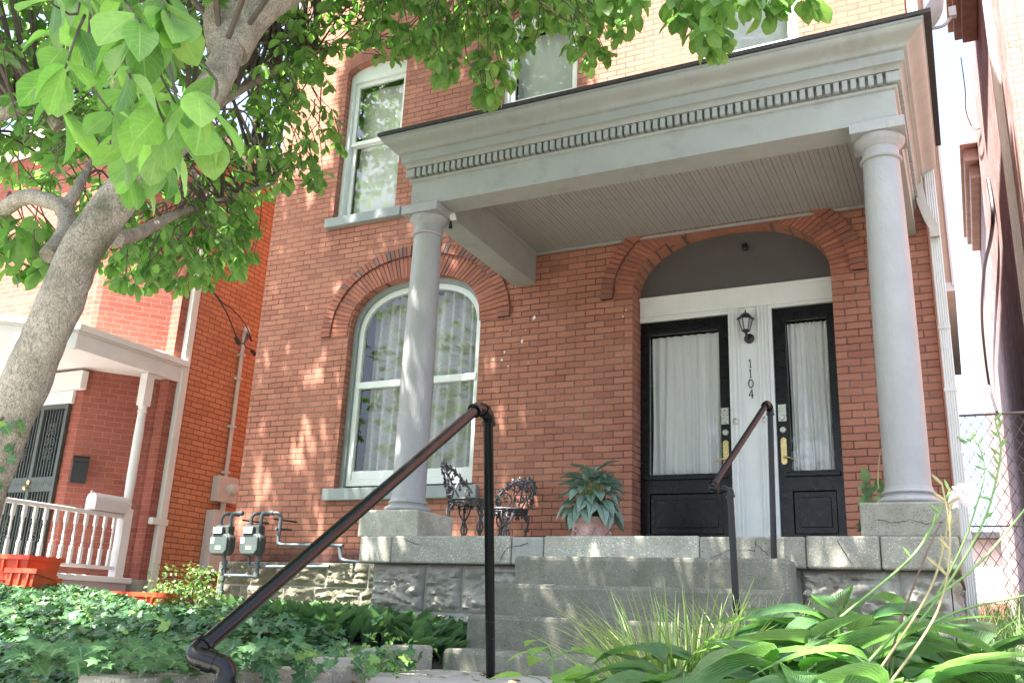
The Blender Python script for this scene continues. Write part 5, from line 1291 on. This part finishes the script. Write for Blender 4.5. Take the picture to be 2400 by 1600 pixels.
# porch of the neighbour
MB().box(-14.3, XN+.25, 7.4, 20, 6.302, 6.55).build('roof', M['gutter'], nb)
box('porch_floor', -14, XN+.10, 6.2, CY-.2, .24, .31, M['porchwhite'], nb, bevel=.01)
box('porch_base', -13.9, XN+.06, 6.26, CY-.24, -.3, .238, M['pinkbase'], nb)
rf = [(XN+.08, 8.66), (XN+.08, 6.95), (-10.3, 6.0), (-14, 6.0), (-14, 8.6)]
po = MB().prism(rf, 2.86, 2.90, lambda u, v, w_: (u, v, w_)).build('porch_roof', M['porchwhite'], nb)
fa = MB()
edge = rf[:4]
for i in range(3):
    a, b_ = Vector((*edge[i], 0)), Vector((*edge[i+1], 0)); d = (b_-a).normalized(); nn_ = Vector((-d.y, d.x, 0))
    if nn_.dot(Vector((-11.5, 8, 0))-a) > 0: nn_ = -nn_
    for o0, o1, z0, z1 in ((-.04, .012, 2.84, 3.03), (-.04, .03, 3.032, 3.055), (-.04, .07, 3.057, 3.13)):
        q = [a+nn_*o0-d*.0, b_+nn_*o0, b_+nn_*o1+d*o1*.4, a+nn_*o1-d*o1*.4*(i > 0)]
        fa.prism([(v.x, v.y) for v in q], z0, z1, lambda u, v, w_: (u, v, w_))
fa.build('fascia', M['porchwhite'], po)
fl = MB().add([(XN+.06, 8.6, 3.135), (XN+.06, 6.95, 3.135), (-10.3, 6.02, 3.135), (-14, 6.02, 3.135), (-14, BY-.002, 3.36), (BX-.1, BY-.002, 3.36), (BX+.02, BY+.09, 3.34), (CX, CY, 3.24)], [(0, 1, 6, 7), (1, 2, 5, 6), (2, 3, 4, 5)])
fl.build('flashing', M['porchwhite'], po)
def post(x, y):
    p = MB().box(x-.06, x+.06, y-.06, y+.06, .312, 1.12).box(x-.06, x+.06, y-.06, y+.06, 2.42, 2.838)
    p.lathe([(.062, 1.121), (.05, 1.15), (.062, 1.18), (.05, 1.20), (.058, 1.5), (.056, 2.1), (.05, 2.33), (.063, 2.35), (.05, 2.37), (.06, 2.419)], (x, y, 0), 16)
    return p.build('porch_post', M['porchwhite'], nb, smooth=30)
post(XN, 8.13); post(XN, 6.33)
rl = MB().box(XN-.03, XN+.03, 6.392, 8.068, 1.0, 1.05).build('railing', M['porchwhite'], nb, bevel=.01)
MB().box(XN-.025, XN+.025, 6.392, 8.068, .39, .43).build('rail', M['porchwhite'], rl)
bal = MB().box(-.018, .018, -.018, .018, .431, .62).box(-.018, .018, -.018, .018, .87, .999).lathe([(.018, .621), (.012, .635), (.018, .65), (.010, .67), (.016, .73), (.010, .82), (.017, .84), (.012, .855), (.018, .869)], (0, 0, 0), 10)
b0 = bal.build('baluster', M['porchwhite'], rl, smooth=40); b0.location = (XN, 6.5, 0)
for k in range(1, 12):
    c_ = b0.copy(); COL.objects.link(c_); c_.parent = rl; c_.location = (XN, 6.5+.135*k, 0)
# white pipe downspout on the corner
dn_ = MB().box(XN+.03, XN+.11, 8.58, 8.70, -.15, 6.2).build('downspout', M['gutter'], nb, bevel=.012)
MB().box(XN+.022, XN+.12, 8.46, 8.715, .98, 1.06).build('strap', M['gutter'], dn_)
# security door
dx0, dx1 = -11.05, -10.12
dd = MB().plate([(dx0, .315), (dx0, 2.40), (dx1, 2.40), (dx1, .315)], [[(dx0+.05, .36), (dx0+.05, 1.30), (-10.62, 1.30), (-10.62, .36)], [(-10.56, .36), (-10.56, 1.30), (dx1-.05, 1.30), (dx1-.05, .36)], [(dx0+.05, 1.48), (dx0+.05, 2.35), (-10.62, 2.35), (-10.62, 1.48)], [(-10.56, 1.48), (-10.56, 2.35), (dx1-.05, 2.35), (dx1-.05, 1.48)]], BY-.06, BY-.02).build('security_door', M['doorgreen'], nb)
brs = MB()
for k in range(16):
    x = dx0+.06+k*(dx1-dx0-.12)/15; brs.box(x-.006, x+.006, BY-.05, BY-.035, .362, 1.298); brs.box(x-.006, x+.006, BY-.05, BY-.035, 1.482, 2.348)
brs.build('bars', M['doorgreen'], dd)
scr = MB()
def scroll(cx, cz, s_, fl_=1):
    pts_ = []
    for i in range(22):
        a = i*.42; r_ = s_*(1-i/24); pts_.append((cx+fl_*r_*math.cos(a), BY-.058, cz+r_*math.sin(a)))
    scr.tube(pts_, .006, 5)
for cx in (-10.83, -10.34):
    for cz in (.72, 1.92):
        for s_, dz in ((.06, .0), (.05, .12), (.05, -.12), (.035, .2), (.035, -.2)):
            scroll(cx-.045, cz+dz, s_, 1); scroll(cx+.045, cz+dz, s_, -1)
for k in range(7): scroll(dx0+.1+k*.125, 1.39, .045, 1 if k % 2 else -1)
scr.build('scrollwork', M['doorgreen'], dd)
box('pane', dx0+.05, dx1-.05, BY-.018, BY-.012, .36, 2.35, M['glass'], dd)
box('door_leaf', dx0+.03, dx1-.03, BY-.010, BY-.002, .32, 2.38, M['sill'], dd)
MB().lathe([(.028, 0), (.03, .012), (.018, .02)], (-10.59, BY-.062, 1.42), 12, Matrix.Rotation(R(90), 3, 'X')).lathe([(.02, 0), (.02, .03), (.028, .05), (.02, .06)], (-10.59, BY-.062, 1.34), 12, Matrix.Rotation(R(90), 3, 'X')).build('handle', M['brass'], dd, smooth=40)
dh = MB().box(-14, dx1+.03, BY-.05, BY-.002, 2.41, 2.58).box(-14, dx1+.20, BY-.10, BY-.002, 2.584, 2.82)
dh.build('door_surround', M['porchwhite'], nb, bevel=.006)
# street number digits are too worn to read: left off; letter boxes
mb1 = thing('wall_mailbox', 'dark metal wall mailbox beside the barred door', 'mailbox', (-9.88, 7.78, 1.5))
MB().box(-.09, .09, -.09, -.004, 1.40, 1.66, Matrix.Translation((-9.84, 7.80, 0)) @ Matrix.Rotation(R(50), 4, 'Z')).build('box', M['blackiron'], mb1, bevel=.005)
MB().prism([(-.10, 1.662), (-.10, 1.70), (-.04, 1.74), (0, 1.74), (0, 1.662)], -.095, .095, lambda u, v, w_: Matrix.Translation((-9.84, 7.80, 0)) @ Matrix.Rotation(R(50), 4, 'Z') @ Vector((w_, u, v))).build('lid', M['blackiron'], mb1, bevel=.005)
mb2 = thing('mailbox', 'white domed rural mailbox lying on the porch railing', 'mailbox', (XN, 7.85, 1.05))
dome = [(-.085, 1.055), (-.085, 1.17)]+[(-.085*math.cos(a), 1.17+.085*math.sin(a)) for a in np.linspace(.2, math.pi-.2, 12)]+[(.085, 1.17), (.085, 1.055)]
MB().prism([(u+XN+.02, v) for u, v in dome], 7.60, 8.06, lambda u, v, w_: (u, w_, v)).build('body', M['galv'], mb2, bevel=.004)
MB().prism([((u)*1.04+XN+.02, (v-1.15)*1.03+1.15) for u, v in dome], 7.585, 7.599, lambda u, v, w_: (u, w_, v)).box(XN+.01, XN+.03, 7.565, 7.584, 1.24, 1.275).build('door', M['galv'], mb2, bevel=.003)
# orange totes and bag
def tote(cx, cy, z0, wx, wy, h, rz, label, tilt=0):
    t = thing('storage_tote', label, 'tote', (cx, cy, z0), 'orange plastic totes', rz)
    if tilt: t.rotation_euler[0] = tilt
    k = .88
    b_ = MB().add([(-wx/2*k, -wy/2*k, 0), (wx/2*k, -wy/2*k, 0), (wx/2*k, wy/2*k, 0), (-wx/2*k, wy/2*k, 0), (-wx/2, -wy/2, h), (wx/2, -wy/2, h), (wx/2, wy/2, h), (-wx/2, wy/2, h)], [(0, 3, 2, 1), (0, 1, 5, 4), (1, 2, 6, 5), (2, 3, 7, 6), (3, 0, 4, 7)])
    o = b_.build('body', M['orange'], None); o.parent = t; o.modifiers.new('s', 'SOLIDIFY').thickness = .006
    r_ = MB().plate([(-wx/2-.02, -wy/2-.02), (-wx/2-.02, wy/2+.02), (wx/2+.02, wy/2+.02), (wx/2+.02, -wy/2-.02)], [[(-wx/2+.006, -wy/2+.006), (-wx/2+.006, wy/2-.006), (wx/2-.006, wy/2-.006), (wx/2-.006, -wy/2+.006)]], h-.035, h+.006, lambda u, v, w_: (u, v, w_))
    for q in (-.3, 0, .3): r_.box(q*wx-.008, q*wx+.008, -wy/2-.016, -wy/2+.03, h*.45, h-.036)
    o = r_.build('rim', M['orange'], None); o.parent = t
    return t
tote(-7.80, 5.75, .12, .50, .42, .26, R(12), 'orange tote on top of the stack behind the ivy')
tote(-7.80, 5.77, -.06, .49, .40, .26, R(12), 'orange tote under the top one of the stack')
tote(-7.50, 5.62, -.02, .26, .30, .26, R(20), 'narrow orange tote leaning beside the stack', R(-8))
tote(-7.55, 7.05, -.14, .80, .4, .26, R(4), 'long low orange tote lying behind the ivy near the white bag')
bgp = PY(368, 1425, 7.0)
bgm = MB(); bgm.lathe([(.02, -.12), (.17, -.10), (.20, 0), (.17, .09), (.08, .12), (.01, .12)], (0, 0, 0), 14, Matrix.Diagonal((1.1, .7, .8)))
bo = bgm.build('plastic_bag', M['bag'], None, smooth=70); bo.location = bgp
for v in bo.data.vertices: v.co += Vector((noise.noise(v.co*9)*.05, noise.noise(v.co*9+Vector((5, 0, 0)))*.05, noise.noise(v.co*11+Vector((0, 7, 0)))*.05))
tag(bo, 'crumpled white and teal plastic sack on the ground before the orange wall', 'sack')

# ------------------------------------------------------------------ neighbour on the right, alley, fence
RX, RY = .82, 9.9
rn = thing('neighbour_house', 'sunlit brick house beyond the alley at the right edge', 'house', (3, 12, 0))
box('wall', RX, 9, RY, RY+.3, -.2, 14, M['brick_pink'], rn)
MB().box(RX, RX+.3, RY+.302, 34, -.2, 12.2).box(RX-.004, RX-.001, RY+.03, RY+.301, -.2, 12.2).build('wall', M['brick_stain'], rn)
ds = MB(); ribbed(ds, [(RX-.05, 11.0, -.1), (RX-.05, 11.0, 8.8)], .09, .08); ds.build('downspout', M['beige'], rn)
MB().box(.42, RX-.002, 11.4, 14.9, 9.72, 10.2).box(.50, RX-.002, 11.5, 14.7, 9.42, 9.719).box(.60, RX-.002, 11.6, 14.4, 9.15, 9.419).build('cornice', M['cornice_far'], rn, bevel=.02)
MB().box(.50, RX-.002, 18.4, 23.3, 9.42, 9.62).box(.56, RX-.002, 18.6, 23.1, 9.15, 9.419).box(.64, RX-.002, 18.8, 22.8, 8.85, 9.149).build('cornice', M['cornice_far'], rn, bevel=.02)
tube('cable', curve_pts([PX(2252, 135, .6), PX(2262, 210, .62), PX(2264, 260, .65), PX(2280, 300, .75), PX(2296, 302, .80)], 6), .010, M['cable'], rn, 6)
tube('cable', curve_pts([PX(2316, 420, RX-.04), PX(2327, 500, RX-.05), PX(2322, 560, RX-.08), PX(2306, 640, RX-.14), PX(2302, 760, RX-.16), PX(2318, 900, RX-.10), PX(2336, 965, RX-.05)], 6), .03, M['cable'], rn, 6)
# satellite dish
dp = PY(2188, 40, 10.4)
sd_ = thing('satellite_dish', 'pale grey satellite dish on the roof edge against the sky', 'dish', tuple(dp))
MB().lathe([(.02, -.06), (.12, -.045), (.22, -.0), (.30, .06), (.305, .065), (.22, .01), (.12, -.035)], tuple(dp), 30, Matrix.Rotation(R(-55), 3, 'Y') @ Matrix.Diagonal((1, .75, 1)), cap=False).build('reflector', M['dish'], sd_, smooth=50)
MB().tube(curve_pts([dp+Vector((-.05, 0, -.15)), dp+Vector((.1, -.05, -.18)), dp+Vector((.2, -.05, -.05))], 4), .02, 8).box(dp.x+.16, dp.x+.24, dp.y-.1, dp.y-.02, dp.z-.1, dp.z+.02).build('feed_arm', M['dish'], sd_, smooth=50)
MB().tube([dp+Vector((-.02, .0, -.06)), dp+Vector((-.2, .1, -.3)), dp+Vector((-.3, .1, -.35))], .02, 8).build('mount', M['dish'], sd_)
# chain-link fence
fy = 9.2; fx0, fx1, fz0, fz1 = -.04, .80, .32, 1.98
cf = thing('chain_link_fence', 'rusty chain link fence closing the alley between the houses', 'fence', (.4, fy, .3))
tube('rail', [(fx0, fy, fz1), (fx1, fy, fz1)], .012, M['fence'], cf); tube('rail', [(fx0, fy, .98), (fx1, fy, .98)], .008, M['fence'], cf)
tube('post', [(fx1-.12, fy+.04, fz0-.3), (fx1-.12, fy+.04, fz1+.05)], .022, M['fence'], cf); tube('post', [(fx0+.01, fy+.04, fz0-.3), (fx0+.01, fy+.04, fz1)], .02, M['fence'], cf)
ms = MB(); st_ = .085
for k in range(-30, 60):
    for sgn in (1, -1):
        x0 = fx0+k*st_; p = []
        a0 = (x0, fz0); L_ = fz1-fz0; x1 = x0+sgn*L_*.62
        t0, t1 = 0., 1.
        for lim, s3 in ((fx0, 1), (fx1, -1)):
            da, db = s3*(x0-lim), s3*(x1-lim)
            if da < 0 and db < 0: t0, t1 = 1, 0
            elif da < 0: t0 = max(t0, da/(da-db))
            elif db < 0: t1 = min(t1, da/(da-db))
        if t1-t0 < .02: continue
        ms.tube([(x0+(x1-x0)*t0, fy+sgn*.002, fz0+L_*t0), (x0+(x1-x0)*t1, fy+sgn*.002, fz0+L_*t1)], .003, 4, cap=False)
ms.build('mesh', M['fence'], cf)
# things far back in the alley
pl_ = thing('utility_pole', 'weathered wooden pole standing behind the fence in the sunlit back lane', 'pole', (.75, 26, 0))
pp = PY(2330, 855, 27); tube('pole', [(pp.x-.1, 27, -.3), (pp.x, 27, pp.z)], .17, M['wood_pole'], pl_)
box('cap', pp.x-.12, pp.x+.28, 26.9, 27.1, pp.z-.25, pp.z-.1, M['cornice_far'], pl_)
gr = thing('back_building', 'pale low building with brick base at the far end of the alley', 'building', (2, 34, 0))
box('wall', -2, 6, 34, 38, -.3, 3.2, M['porchwhite'], gr); box('foundation', -2, 6, 33.7, 33.998, -.3, 1.2, M['brick_pink'], gr); box('window', .8, 1.9, 33.95, 33.998, 1.75, 2.3, M['black'], gr); box('roof', -2.2, 6.2, 33.6, 38.2, 3.202, 3.4, M['shingle'], gr)
